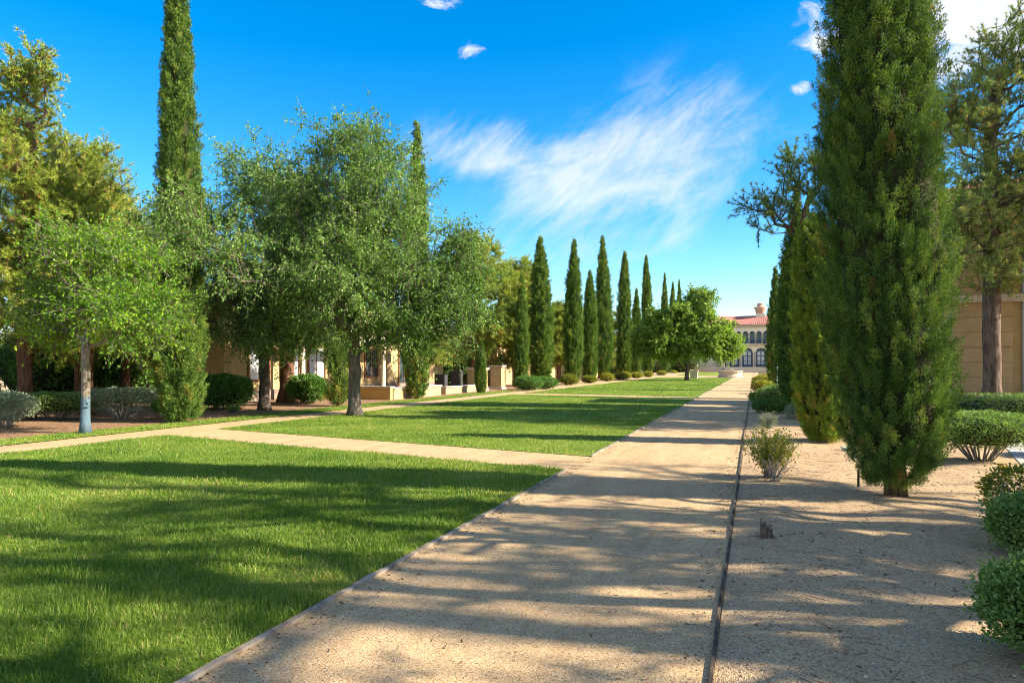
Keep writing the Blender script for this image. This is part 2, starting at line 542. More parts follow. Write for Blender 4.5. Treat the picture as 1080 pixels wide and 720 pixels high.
def needles(g, P, D, L, W, tint, rg):
    n = len(P)
    D = unit(D)
    S_ = unit(np.cross(D, rg.normal(size=(n, 3))))
    L = np.reshape(L * np.ones(n), (-1, 1))
    V = np.stack([P - S_ * W / 2, P + S_ * W / 2, P + D * L], 1)
    F = np.arange(n)[:, None] * 3 + np.arange(3)
    g.add(V.reshape(-1, 3), F, np.repeat(tint, 3))


def link(name, me, parent=None, loc=None):
    o = bpy.data.objects.new(name, me)
    COL.objects.link(o)
    if parent is not None:
        o.parent = parent
    if loc is not None:
        o.location = loc
    return o


def tag(o, label=None, cat=None, group=None, kind=None):
    for k, v in (('label', label), ('category', cat), ('group', group), ('kind', kind)):
        if v:
            o[k] = v
    return o


def thing(name, label, cat, loc=(0, 0, 0), rz=0.0, group=None):
    o = bpy.data.objects.new(name, None)
    COL.objects.link(o)
    o.empty_display_size = 0.2
    o.location = loc
    o.rotation_euler = (0, 0, rz)
    return tag(o, label, cat, group)


def part(name, g, mat, parent, smooth=False):
    return link(name, g.mesh(name, mat, smooth), parent)


def single(name, g, mat, label, cat, loc=(0, 0, 0), rz=0.0, group=None, smooth=False):
    o = link(name, g.mesh(name, mat, smooth), None, loc)
    o.rotation_euler = (0, 0, rz)
    return tag(o, label, cat, group)


def struct(name, g, mat, smooth=False):
    return tag(link(name, g.mesh(name, mat, smooth)), kind='structure')


def dup(root, loc, rz=0.0, scale=(1, 1, 1), label=None, group=None, tilt=(0, 0)):
    r = root.copy()
    COL.objects.link(r)
    for ch in list(root.children):
        c = ch.copy()
        COL.objects.link(c)
        c.parent = r
        for gch in ch.children:
            d = gch.copy()
            COL.objects.link(d)
            d.parent = c
    place(r, loc, rz, scale, tilt)
    tag(r, label, None, group)
    return r


def place(r, loc, rz=0.0, scale=(1, 1, 1), tilt=(0, 0)):
    r.location = loc
    r.rotation_euler = (tilt[0], tilt[1], 0)
    q = r.rotation_euler.to_quaternion() @ Matrix.Rotation(rz, 3, 'Z').to_quaternion()
    r.rotation_euler = q.to_euler()
    r.scale = scale


def gz(Y):
    return 0.0115 * np.maximum(0, np.asarray(Y, float) - 105)


def strip(g, left, right, off, ny=None):
    """sheet between two border lines given as lists of (x, y); follows the ground"""
    left, right = np.array(left, float), np.array(right, float)
    n = ny or 40
    t = np.linspace(0, 1, n)

    def along(p):
        s = np.linspace(0, 1, len(p))
        return np.stack([np.interp(t, s, p[:, 0]), np.interp(t, s, p[:, 1])], 1)
    A, B = along(left), along(right)
    nx = 3
    V = np.stack([A + (B - A) * k / nx for k in range(nx + 1)], 1)
    Z = gz(V[..., 1]) + off
    V = np.concatenate([V, Z[..., None]], -1)
    F = [(i * (nx + 1) + j, i * (nx + 1) + j + 1, (i + 1) * (nx + 1) + j + 1, (i + 1) * (nx + 1) + j) for i in range(n - 1) for j in range(nx)]
    g.add(V.reshape(-1, 3), np.array(F))
    return g


# ------------------------------------------------------------------ ground, paths, lawns
xs = np.array([-900, -300, -120, -60, -30, -15, -5, 0, 5, 15, 40, 120, 300, 900], float)
ys = np.array([-400, -60, -10, 0, 10, 20, 40, 60, 80, 105, 115, 130, 150, 165, 230, 900], float)
g = Geo()
V = np.array([[x, y, float(gz(min(y, 165)))] for y in ys for x in xs])
nx = len(xs)
g.add(V, np.array([(j * nx + i, j * nx + i + 1, (j + 1) * nx + i + 1, (j + 1) * nx + i) for j in range(len(ys) - 1) for i in range(nx - 1)]))
struct('ground', g, M['soil'])

PL, PR = -2.70, -0.22
SL = 0.20


def crossY(y0, x):
    return y0 + (PL - x) * SL


struct('path', strip(Geo(), [(PL, -12), (PL, 148)], [(PR, -12), (PR, 148)], .008, 90), M['path'])
struct('side_path', strip(Geo(), [(-14.15, -12), (-14.15, 75)], [(-12.85, -12), (-12.85, 75)], .006, 60), M['path'])
g = Geo()
for y0, y1 in ((10.15, 11.75), (34.4, 36.0)):
    g = Geo()
    strip(g, [(PL - .02, y0), (-12.83, crossY(y0, -12.83))], [(PL - .02, y1), (-12.83, crossY(y1, -12.83))], .012, 12)
    struct('crossing_path', g, M['path'])
def bed_h(x, y):
    x, y = np.asarray(x, float), np.asarray(y, float)
    h = (.030 * np.sin(x * 1.1 + 1.3 * np.sin(y * .55)) * np.sin(y * .9 + .7 * np.sin(x * .8)) + .018 * np.sin(x * 2.9 + y * 1.1) * np.sin(y * 2.6 - x)
         + .008 * np.sin(x * 7.1 + 2 * np.sin(y * 3)) * np.sin(y * 6.3 + x * 2))
    return .028 + h * np.clip((x - PR) / .7, 0, 1) * np.clip((5.2 - x) / .8, 0, 1) - .022 * np.clip(1 - (x - PR) / .35, 0, 1)


g = Geo()
bx_, by_ = np.linspace(PR + .02, 5.2, 90), np.concatenate([np.linspace(-3, 20, 280), np.linspace(20.15, 100, 220)])
GX, GY = np.meshgrid(bx_, by_)
V = np.stack([GX, GY, bed_h(GX, GY)], -1).reshape(-1, 3)
V[:, 2] = np.where(V[:, 0] > 3.7, np.where((V[:, 1] > 12.2) & (V[:, 1] < 20.6), -.05, V[:, 2]), V[:, 2])
nb = len(bx_)
ii, jj = np.meshgrid(np.arange(nb - 1), np.arange(len(by_) - 1))
q = (jj * nb + ii).ravel()
g.add(V, np.stack([q, q + 1, q + nb + 1, q + nb], 1))
struct('bed_soil', g, M['soil'], True)
struct('mulch_bed', strip(Geo(), [(-34, -6), (-34, 60)], [(-15.45, -6), (-15.45, 60)], .004, 30), M['mulch'])
struct('pavement', strip(Geo(), [(3.9, 12.4), (5.6, 20.4)], [(40, 12.4), (40, 20.4)], .01, 4), M['concrete'])

LAWNS = [  # xl, xr, near, far (at the main path), slant
    (-12.83, PL - .04, -10, 10.12, SL),
    (-12.83, PL - .04, 11.78, 34.35, SL),
    (-12.83, PL - .04, 36.05, 97, SL),
    (-15.42, -14.17, -10, 43, 0),
    (-12.0, PL - .1, 112, 138, 0)]
for xl, xr, y0, y1, sl in LAWNS:
    a = lambda y, x: y + ((PL - x) * sl if y > -5 else 0)
    struct('lawn', strip(Geo(), [(xl, a(y0, xl)), (xl, a(y1, xl))], [(xr, a(y0, xr)), (xr, a(y1, xr))], .016, 60), M['turf'])
struct('lawn', strip(Geo(), [(0.6, 100), (0.6, 138)], [(9, 100), (9, 138)], .016, 30), M['turf'])

# edging strips: pale boards on the lawn side, dark steel on the bed side
def wobble_strip(x, y0, y1, w, h, seed, zoff=0.0, n=90, amp=.008):
    r_ = np.random.default_rng(seed)
    t = np.linspace(y0, y1, n)
    dx = np.cumsum(r_.normal(size=n)) * .004
    dx = (dx - np.linspace(dx[0], dx[-1], n)) + r_.normal(size=n) * amp * .4
    hz = h + r_.normal(size=n) * h * .1
    gg = Geo()
    Vv = []
    for i in range(n):
        z = float(gz(t[i])) + zoff
        Vv += [(x + dx[i] - w / 2, t[i], z), (x + dx[i] - w / 2, t[i], z + hz[i]), (x + dx[i] + w / 2, t[i], z + hz[i]), (x + dx[i] + w / 2, t[i], z)]
    F = []
    for i in range(n - 1):
        for j in range(3):
            F.append((i * 4 + j, i * 4 + j + 1, (i + 1) * 4 + j + 1, (i + 1) * 4 + j))
    gg.add(np.array(Vv), [np.array(F), np.array([[3, 2, 1, 0], [4 * n - 4, 4 * n - 3, 4 * n - 2, 4 * n - 1]])])
    return gg


struct('kerb', wobble_strip(PL - .015, -10, 10.12, .045, .034, 1, -.005), M['edging_pale'])
struct('kerb', wobble_strip(PL - .015, 11.78, 34.35, .045, .034, 2, -.005), M['edging_pale'])
struct('kerb', wobble_strip(PL - .015, 36.05, 97, .05, .04, 3, -.005), M['edging_pale'])
struct('kerb', wobble_strip(PR + .01, -10, 140, .017, .034, 4, -.005, 190, .012), M['edging_dark'])


# ------------------------------------------------------------------ grass
def grass_field():
    g = Geo()
    rg = np.random.default_rng(11)

    def scatter(xl, xr, y0, y1, sl, dmin, dmax, dens, L, W, seg):
        area = (xr - xl) * (y1 - y0 + 3)
        n = int(area * dens)
        X = rg.uniform(xl, xr, n)
        Y = rg.uniform(y0, y1 + 2.2, n)
        sh = (PL - X) * sl
        lo = np.where(y0 > -5, y0 + sh, y0)
        jt = .05 * np.sin(X * 5.3) + .04 * np.sin(X * 13.1 + 1) + rg.normal(0, .03, n)
        ok = (Y > lo - .03 + jt) & (Y < y1 + sh + .03 + jt)
        d = -X * math.sin(YAW) + Y * math.cos(YAW)
        xc = X * math.cos(YAW) + Y * math.sin(YAW)
        ok &= rg.uniform(size=n) < np.clip((dmax - d) / (.4 * dmax), 0, 1) + (dmax < 30)
        ok &= (d >= dmin) & (d < dmax) & (np.abs(xc) < 0.95 * d + 2)
        # clumping and thin spots
        cl = np.sin(X * 3.1 + 1.7 * np.sin(Y * 2.3)) * np.sin(Y * 2.7 + 1.3 * np.sin(X * 1.9))
        ok &= rg.uniform(size=n) < 0.8 + 0.25 * cl
        X, Y, cl = X[ok], Y[ok], cl[ok]
        n = len(X)
        P = np.stack([X, Y, gz(Y) + .012], 1)
        an = rg.uniform(0, 2 * math.pi, n)
        lean = np.abs(rg.normal(0, .55, n))
        D = np.stack([np.cos(an) * lean, np.sin(an) * lean, np.ones(n)], 1)
        D = unit(D)
        Ln = L * rg.uniform(.4, 1.3, n)[:, None] * (1 + .34 * cl[:, None])
        an2 = rg.uniform(0, 2 * math.pi, n)
        Sd = unit(np.cross(D, np.stack([np.cos(an2), np.sin(an2), 0 * an2], 1) + 1e-3))
        w = W * rg.uniform(.7, 1.3, n)[:, None]
        patch = .5 + .5 * np.sin(X * .9 + 2 * np.sin(Y * .6)) * np.cos(Y * .8 + X * .3)
        patch = np.clip(patch + .35 * np.sin(X * 2.9 + 1.1 * np.sin(Y * 1.7)) * np.sin(Y * 3.3 + .9 * X), 0, 1.2)
        t = np.clip(rg.normal(.30 + .34 * patch, .18, n) + (rg.uniform(size=n) < .03) * .45, 0, 1)
        if seg == 2:
            mid = P + D * Ln * .55
            droop = np.stack([np.cos(an), np.sin(an), -.15 * np.ones(n)], 1)
            tip = mid + unit(D + droop * .55 * lean[:, None]) * Ln * .5
            Vv = np.stack([P - Sd * w / 2, P + Sd * w / 2, mid + Sd * w * .42, mid - Sd * w * .42, tip], 1).reshape(-1, 3)
            b = np.arange(n)[:, None] * 5
            g.add(Vv, [b + np.array([0, 1, 2, 3]), b + np.array([3, 2, 4])], np.repeat(t, 5))
        else:
            Vv = np.stack([P - Sd * w / 2, P + Sd * w / 2, P + D * Ln], 1).reshape(-1, 3)
            g.add(Vv, np.arange(n)[:, None] * 3 + np.arange(3), np.repeat(t, 3))
    A, B, C, D_ = LAWNS[0], LAWNS[1], LAWNS[2], LAWNS[3]
    scatter(*A[:2], -2, A[3], A[4], 1.5, 5.2, 8000, .050, .0042, 2)
    scatter(*A[:2], 0, A[3], A[4], 5.2, 8, 5200, .050, .0056, 2)
    scatter(*A[:2], 0, A[3], A[4], 8, 12.5, 2400, .047, .0080, 2)
    scatter(*A[:2], 0, A[3], A[4], 12.5, 22, 1000, .052, .012, 1)
    scatter(*B, 9, 20, 900, .048, .013, 1)
    scatter(*B, 20, 45, 320, .05, .022, 1)
    scatter(*C, 20, 60, 90, .055, .045, 1)
    scatter(*C, 45, 125, 40, .05, .08, 1)
    scatter(*D_, 9, 45, 420, .055, .02, 1)
    tag(link('grass', g.mesh('grass', M['grass'])), 'short green lawn grass beside the granite path', 'grass', None, 'stuff')


grass_field()


# ------------------------------------------------------------------ loose stones, twigs and leaf litter
def scatter_litter():
    rg = np.random.default_rng(5)

    def stones(n, xr, yr, s0, s1):
        X = rg.uniform(*xr, n)
        Y = yr[0] + (yr[1] - yr[0]) * rg.uniform(size=n) ** 1.6
        s = s0 * (s1 / s0) ** (rg.uniform(size=n) ** 2.2)
        k = np.array([[1, 0, 0], [0, 1, 0], [-1, 0, 0], [0, -1, 0], [0, 0, .7], [0, 0, -.5]], float)
        V = k[None] * s[:, None, None] * rg.uniform(.6, 1.25, (n, 6, 1))
        a = rg.uniform(0, 6.28, n)
        c, s_ = np.cos(a)[:, None], np.sin(a)[:, None]
        V = np.stack([V[..., 0] * c - V[..., 1] * s_, V[..., 0] * s_ + V[..., 1] * c, V[..., 2]], -1)
        V += np.stack([X, Y, np.where(X > PR, bed_h(X, Y), .009) + s * .25], 1)[:, None]
        f = np.array([[0, 1, 4], [1, 2, 4], [2, 3, 4], [3, 0, 4], [1, 0, 5], [2, 1, 5], [3, 2, 5], [0, 3, 5]])
        F = (np.arange(n)[:, None, None] * 6 + f[None]).reshape(-1, 3)
        return V.reshape(-1, 3), F, np.repeat(rg.uniform(0, 1, n), 6)
    g = Geo()
    g.add(*stones(9000, (PL + .04, PR - .02), (1.5, 13), .0022, .008))
    g.add(*stones(6500, (PR + .05, 5.0), (1.5, 17), .003, .015))
    mt, nt, out = new_mat('loose_stone')
    at = nt.nodes.new('ShaderNodeAttribute')
    at.attribute_name = 'tint'
    principled(nt, out, ramp(nt, at.outputs['Fac'], [(0, (.13, .09, .06)), (.6, (.36, .26, .17)), (1, (.58, .48, .36))]), .9, .2)
    tag(link('gravel', g.mesh('gravel', mt)), 'fine loose gravel grains on path and bed', 'gravel', None, 'stuff')
    g = Geo()
    n = 5200
    X = PR + .06 + rg.gamma(1.6, 1.1, n)
    Y = rg.uniform(1.5, 24, n)
    n2 = 900
    X = np.concatenate([X, PL + .03 + np.abs(rg.normal(0, .12, n2)), rg.uniform(PL, PR, 260)])
    Y = np.concatenate([Y, rg.uniform(1, 25, n2), rg.uniform(2, 16, 260)])
    n3 = 700
    X = np.concatenate([X, PR - .03 - np.abs(rg.normal(0, .09, n3)), rg.uniform(-11, PL - .1, 420)])
    Y = np.concatenate([Y, rg.uniform(1, 22, n3), rg.uniform(2, 9.8, 420)])
    n = len(X)
    P = np.stack([X, Y, np.where(X > PR, bed_h(X, Y) + .004, np.where(X < PL - .05, .055, .013))], 1)
    D = np.stack([rg.normal(size=n), rg.normal(size=n), rg.normal(size=n) * .22], 1)
    leaves(g, P, D, rg.uniform(.012, .05, n), rg.uniform(.004, .016, n), rg.uniform(0, 1, n), rg, .1)
    # pale dry twigs
    n = 500
    A = np.stack([PR + .06 + rg.gamma(1.6, 1.2, n), rg.uniform(2, 18, n), np.zeros(n)], 1)
    A[:, 2] = bed_h(A[:, 0], A[:, 1]) + .008
    a = rg.uniform(0, 6.28, n)
    L = rg.uniform(.05, .22, n)
    Bp = A + np.stack([np.cos(a) * L, np.sin(a) * L, rg.uniform(-.004, .02, n)], 1)
    twigs(g, A, Bp, np.full(n, .003), np.full(n, .0015))
    tag(link('leaf_litter', g.mesh('leaf_litter', M['litter'])), 'dry leaves and twigs strewn over the bed', 'leaf litter', None, 'stuff')


scatter_litter()


# ------------------------------------------------------------------ trees
def lobe_points(lobes, rg, shell=2.4):
    out = []
    for (cx, cy, cz, rx, ry, rz, n) in lobes:
        d = unit(rg.normal(size=(n, 3)))
        r = rg.uniform(size=n) ** (1 / shell)
        r *= 1 + .22 * np.sin(d[:, 0] * 7 + cx) * np.sin(d[:, 1] * 6 + d[:, 2] * 5 + cz)
        out.append(np.array([cx, cy, cz]) + d * r[:, None] * np.array([rx, ry, rz]))
    return np.concatenate(out)


def skeleton(trunk, att, rg, sag=0.12, pathw=0.32, step=0.35):
    """joins every twig cluster to the nearest convenient limb, so limbs fork like a real crown"""
    nodes = [np.array(p, float) for p in trunk]
    par = [-1] + list(range(len(trunk) - 1))
    plen = [0.0]
    for i in range(1, len(trunk)):
        plen.append(plen[-1] + np.linalg.norm(nodes[i] - nodes[i - 1]))
    first = max(1, int(len(trunk) * .45))
    top = nodes[-1]
    order = np.argsort(np.linalg.norm(att - top, axis=1) * rg.uniform(.7, 1.3, len(att)))
    tips = {}
    for k in order:
        a = att[k]
        NN = np.array(nodes)
        v = a - NN
        cost = np.linalg.norm(v, axis=1) + pathw * np.array(plen) + np.maximum(0, -v[:, 2] + .1) * .9
        cost[:first] += 50
        i = int(np.argmin(cost))
        p0 = NN[i]
        L = np.linalg.norm(a - p0)
        m = max(1, int(L / step))
        mid = (p0 + a) / 2 + np.array([0, 0, sag * L]) + rg.normal(size=3) * .05 * L
        prev = i
        for j in range(1, m + 1):
            t = j / m
            q = (1 - t) ** 2 * p0 + 2 * t * (1 - t) * mid + t * t * a
            nodes.append(q)
            par.append(prev)
            plen.append(plen[prev] + L / m)
            prev = len(nodes) - 1
        tips[k] = prev
    N = np.array(nodes)
    par = np.array(par)
    cnt = np.zeros(len(N))
    for k, i in tips.items():
        cnt[i] += 1
    for i in range(len(N) - 1, 0, -1):
        cnt[par[i]] += cnt[i]
    return N, par, cnt


def limbs(N, par, cnt, r_trunk, nt, r_min=.008, power=.5, flare=1.5, k_tr=12):
    r = np.maximum(r_min, r_trunk * .92 * (cnt / max(1, cnt[0])) ** power)
    h = N[:nt, 2]
    r[:nt] = np.maximum(r[:nt], r_trunk * (1 - .25 * h / max(h.max(), .1)) * .9)
    r[:nt] *= 1 + (flare - 1) * np.exp(-h / .22)
    kids = [[] for _ in N]
    for i in range(1, len(N)):
        kids[par[i]].append(i)
    gt, gl = Geo(), Geo()
    tube(gt, N[:nt], r[:nt], k_tr)
    stack = []
    start = set(range(nt))
    for i in range(nt):
        for c in kids[i]:
            if c >= nt:
                stack.append((i, c))
    while stack:
        p, c = stack.pop()
        ch, rr = [N[p], N[c]], [min(r[c] * 1.15, r[p]), r[c]]
        cur = c
        while kids[cur]:
            ks = sorted(kids[cur], key=lambda q: -cnt[q])
            for o in ks[1:]:
                stack.append((cur, o))
            cur = ks[0]
            ch.append(N[cur])
            rr.append(r[cur])
        tube(gl, ch, rr, 5 if rr[0] < .05 else 8, cap=True)
    return gt, gl


def trunk_line(h, rg, lean=(0, 0), wig=.05, n=9, x0=0, y0=0):
    t = np.linspace(0, 1, n)
    w = np.cumsum(rg.normal(size=(n, 2)), 0) * wig
    w -= w[0]
    return np.stack([x0 + lean[0] * t ** 1.3 + w[:, 0] * t, y0 + lean[1] * t ** 1.3 + w[:, 1] * t, h * t - .05 * (t == 0)], 1)


def broadleaf(root, seed, trunk_h, r_trunk, lobes, leafmat, barkmat, tw=7, lv=20, leaf=(.08, .042), tl=(.35, .85), lean=(0, 0),
              droop=0.0, sag=.12, shell=2.4, trunk=None, bark2=None):
    rg = np.random.default_rng(seed)
    att = lobe_points(lobes, rg, shell)
    tr = trunk if trunk is not None else trunk_line(trunk_h, rg, lean)
    N, par, cnt = skeleton(tr, att, rg, sag)
    gt, gl = limbs(N, par, cnt, r_trunk, len(tr))
    cen = att.mean(0) - np.array([0, 0, 1.0])
    n = len(att)
    A = np.repeat(att, tw, 0)
    out = unit(A - cen)
    D = unit(out * .55 + rg.normal(size=A.shape) * .62 + np.array([0, 0, .12 - droop]))
    L = rg.uniform(*tl, len(A))
    Bp = A + D * L[:, None] + np.array([0, 0, -1.0]) * (droop * L ** 2)[:, None]
    twigs(gl, A, Bp, np.full(len(A), .006), np.full(len(A), .0025))
    t = rg.uniform(.08, 1.03, (len(A), lv))
    P = (A[:, None] + (Bp - A)[:, None] * t[..., None]).reshape(-1, 3) + rg.normal(size=(len(A) * lv, 3)) * .05
    LD = np.repeat(D, lv, 0) * .5 + rg.normal(size=P.shape) * .75 + np.array([0, 0, -.25 - droop])
    cl = np.repeat(np.repeat(rg.normal(0, .15, n), tw), lv)
    tint = np.clip(.42 + cl + rg.normal(0, .17, len(P)), 0, 1)
    gf = Geo()
    leaves(gf, P, LD, leaf[0] * rg.uniform(.6, 1.25, len(P)), leaf[1] * rg.uniform(.7, 1.2, len(P)), tint, rg)
    part('trunk', gt, barkmat, root, True)
    part('branches', gl, bark2 or barkmat, root, True)
    part('crown', gf, leafmat, root)
    return root


def pine(root, seed, trunk_h, r_trunk, lobes, leafmat, barkmat, tw=6, tufts=4, nd=12, nl=.13, nw=.009, lean=(0, 0), cones=0, shell=1.9,
         tl=(.3, .8), trunk=None, up=.25, dry=0.0):
    rg = np.random.default_rng(seed)
    att = lobe_points(lobes, rg, shell)
    tr = trunk if trunk is not None else trunk_line(trunk_h, rg, lean, .06, 14)
    N, par, cnt = skeleton(tr, att, rg, .05, .22)
    gt, gl = limbs(N, par, cnt, r_trunk, len(tr), power=.55)
    n = len(att)
    A = np.repeat(att, tw, 0)
    cen = np.stack([np.interp(A[:, 2], tr[:, 2], tr[:, 0]), np.interp(A[:, 2], tr[:, 2], tr[:, 1]), A[:, 2] - .5], 1)
    out = unit(A - cen)
    D = unit(out * .5 + rg.normal(size=A.shape) * .6 + np.array([0, 0, up]))
    L = rg.uniform(*tl, len(A))
    Bp = A + D * L[:, None]
    twigs(gl, A, Bp, np.full(len(A), .009), np.full(len(A), .004))
    t = np.linspace(.35, 1, tufts)[None] + rg.normal(0, .06, (len(A), tufts))
    C = (A[:, None] + (Bp - A)[:, None] * t[..., None]).reshape(-1, 3)
    cd = np.repeat(D, tufts, 0)
    P = np.repeat(C, nd, 0)
    ND = np.repeat(cd, nd, 0) * .7 + rg.normal(size=P.shape) * .6 + np.array([0, 0, .1])
    cl = np.repeat(np.repeat(rg.normal(0, .13, n), tw * tufts), nd)
    tint = .45 + cl + rg.normal(0, .16, len(P))
    if dry:
        br = np.repeat(rg.uniform(size=len(C)) < dry, nd)
        tint = np.where(br, .97, np.minimum(tint, .88))
    gf = Geo()
    needles(gf, P, ND, nl * rg.uniform(.6, 1.2, len(P)), nw, np.clip(tint, 0, 1), rg)
    part('trunk', gt, barkmat, root, True)
    part('crown', gf, leafmat, root)
    if cones:
        idx = rg.choice(len(A), cones, replace=False)
        for i in idx:
            p = A[i] + D[i] * L[i] * .3
            prof = [(.004, -.05), (.03, -.035), (.036, -.01), (.028, .02), (.012, .045), (.002, .05)]
            lathe(gl, prof, 6, p)
    part('branches', gl, barkmat, root, True)
    return root


CYP_T = np.array([0, .04, .12, .25, .45, .6, .75, .87, .95, 1.0])
CYP_R = np.array([.42, .68, .90, 1.0, .95, .82, .60, .33, .14, .02])


def cypress(root, seed, h, Rr, plumes, per, leaf=(.06, .02), z0=.18, prof=None, blunt=False, pl=(.35, .8), dry_base=0.0, ragged=.12,
            trunk_r=.09, stems=1, pw=.085, lumpy=.26, leafmat=None):
    rg = np.random.default_rng(seed)
    pr = CYP_R.copy() if prof is None else np.array(prof)
    f = lambda t: np.interp(t, CYP_T, pr)
    tt = np.linspace(0, 1, 400)
    w = f(tt) + .12
    cdf = np.cumsum(w) / w.sum()
    t = np.interp((np.arange(plumes) + rg.uniform(size=plumes)) / plumes, cdf, tt)
    th = rg.uniform(0, 2 * math.pi, plumes)
    # lumps that run up the column
    lump = .5 + .5 * np.sin(th * 3 + 2.1 * np.sin(t * 9 + seed)) * np.sin(t * h * 1.7 + th * 2 + seed)
    rad = Rr * f(t) * (.66 + lumpy * (lump - .3) + rg.normal(0, ragged * .6, plumes))
    deep = rg.uniform(size=plumes) < .22
    rad = np.where(deep, rad * rg.uniform(.35, .9, plumes), rad)
    l = rg.uniform(*pl, plumes) * (.25 + .75 * f(t))
    z = z0 + t * (h - z0) - l * .45
    z = np.maximum(z, z0 * .6)
    B = np.stack([np.cos(th) * rad, np.sin(th) * rad, z], 1)
    tilt = rg.uniform(.10, .85, plumes)
    AX = unit(np.stack([np.cos(th) * tilt, np.sin(th) * tilt, np.ones(plumes)], 1) + rg.normal(size=(plumes, 3)) * .07)
    s = rg.uniform(0, 1, (plumes, per))
    rr = pw * (1.15 - s) * (.3 + s ** .5) * (.6 + .4 * Rr / .6)
    P = B[:, None] + AX[:, None] * (s * l[:, None])[..., None] + rg.normal(size=(plumes, per, 3)) * rr[..., None]
    D = AX[:, None] * .75 + rg.normal(size=P.shape) * .42 + unit(P - B[:, None] - AX[:, None] * (s * l[:, None])[..., None]) * .35
    P, D = P.reshape(-1, 3), D.reshape(-1, 3)
    tint = .42 + np.repeat(rg.normal(0, .16, plumes), per) + rg.normal(0, .15, len(P))
    tint = np.clip(tint, 0, .88)
    if dry_base:
        low = np.repeat((rg.uniform(size=plumes) < dry_base * np.clip(1.3 - t * 3.2, 0, 1)), per)
        tint = np.where(low, rg.uniform(.88, 1.0, len(P)), tint)
    else:
        dr = np.repeat(rg.uniform(size=plumes) < .008, per)
        tint = np.where(dr, .97, tint)
    gf = Geo()
    leaves(gf, P, D, leaf[0] * rg.uniform(.6, 1.3, len(P)), leaf[1] * rg.uniform(.7, 1.3, len(P)), tint, rg, .2)
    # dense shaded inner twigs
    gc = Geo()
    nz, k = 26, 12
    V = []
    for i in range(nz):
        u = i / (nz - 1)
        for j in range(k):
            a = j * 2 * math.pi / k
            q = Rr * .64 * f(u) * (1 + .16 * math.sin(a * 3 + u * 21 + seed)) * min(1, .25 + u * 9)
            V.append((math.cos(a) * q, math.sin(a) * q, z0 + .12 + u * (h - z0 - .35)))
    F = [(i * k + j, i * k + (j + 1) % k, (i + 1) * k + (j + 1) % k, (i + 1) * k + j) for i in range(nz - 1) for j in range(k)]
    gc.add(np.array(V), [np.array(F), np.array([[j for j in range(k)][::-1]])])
    gt = Geo()
    for q in range(stems):
        a = q * 2.4 + seed
        off = .0 if stems == 1 else trunk_r * 1.0
        zz = np.linspace(-.05, h * .55, 8)
        P_ = np.stack([math.cos(a) * off * (1 + .0 * zz), math.sin(a) * off + 0 * zz, zz], 1)
        tube(gt, P_, trunk_r * np.interp(zz, [-.05, .12, h * .55], [1.35, 1, .45]), 9)
    part('trunk', gt, M['bark_cyp'], root, True)
    cr = part('crown', gf, leafmat or M['cypress'], root)
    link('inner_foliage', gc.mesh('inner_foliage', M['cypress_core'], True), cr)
    return root


# --- right-hand row of cypresses along the bed
RG = 'cypresses standing in the bed right of the path'
t = thing('cypress_tree', 'huge dense cypress nearest the camera on the right, trunk foot showing in bare soil', 'cypress', (1.64, 9.4, 0), 0, RG)
cypress(t, 3, 8.7, .84, 4300, 160, (.030, .0092), .2, trunk_r=.06, stems=3, ragged=.15, pl=(.12, .30), pw=.034, lumpy=.17,
        prof=[.40, .66, .88, 1.0, .98, .88, .70, .48, .24, .03])
place(t, (1.62, 9.4, 0), .4, (1, 1, 1), (0, R(-2.0)))
t = thing('cypress_tree', 'short leaning cypress with browning base just behind the huge right cypress', 'cypress', (1.36, 15.4, 0), 0, RG)
cypress(t, 8, 4.75, .60, 1700, 120, (.040, .013), .1, dry_base=.16, pl=(.12, .30), ragged=.12, trunk_r=.06, pw=.038, leafmat=M['cypress_sunlit'],
        prof=[.55, .75, .92, 1.0, .99, .95, .85, .66, .42, .08])
place(t, (1.36, 15.4, 0), 0, (1, 1, 1), (R(0), R(-3.0)))
t = thing('cypress_tree', 'dark tall cypress behind the short leaning cypress on the right', 'cypress', (1.3, 24.8, 0), 0, RG)
cypress(t, 14, 7.5, .58, 1000, 45, (.085, .032), .12, pl=(.2, .55), pw=.06)
right_dark = t
for (x, y, hs, ws, lab) in ((1.5, 35.5, 1.0, 1.0, 'dark cypress third back in the right bed, beside the thin metal pole'),
                            (1.25, 47, 1.06, .95, 'far slim cypress with sunlit left edge touching the view of the mansion'),
                            (2.1, 60, 1.0, .9, 'farthest cypress of the right bed, almost hidden behind the others'),
                            (2.6, 74, 1.0, .9, 'cypress at the far end of the right bed before the mansion lawn')):
    dup(right_dark, (x, y, 0), y, (ws, ws, hs), lab, RG)

# --- left-hand row
LGp = 'cypresses standing in a row left of the lawn'
t = thing('cypress_tree', 'very tall narrow cypress at left reaching above the photo, beside the painted young tree', 'cypress', (-15.5, 15.25, 0), 0, LGp)
cypress(t, 21, 13.9, .68, 3000, 76, (.066, .022), .12, dry_base=.03, pl=(.18, .5), trunk_r=.12, pw=.055,
        prof=[.7, .9, 1.0, 1.0, .88, .74, .54, .33, .17, .06])
place(t, (-15.5, 15.25, 0), 0, (1, 1, 1), (0, R(-.5)))
t = thing('cypress_tree', 'thin scruffy short cypress behind the big elm trunk, against the ochre wall', 'cypress', (-15.7, 23.4, 0), 0, LGp)
cypress(t, 22, 5.0, .40, 330, 60, (.085, .03), .08, dry_base=.3, trunk_r=.05)
t = thing('cypress_tree', 'tall cypress rising behind the right side of the big elm crown', 'cypress', (-15.75, 30.2, 0), 0, LGp)
cypress(t, 23, 13.6, .60, 1100, 60, (.11, .04), .1, dry_base=.25)
tall_mid = t
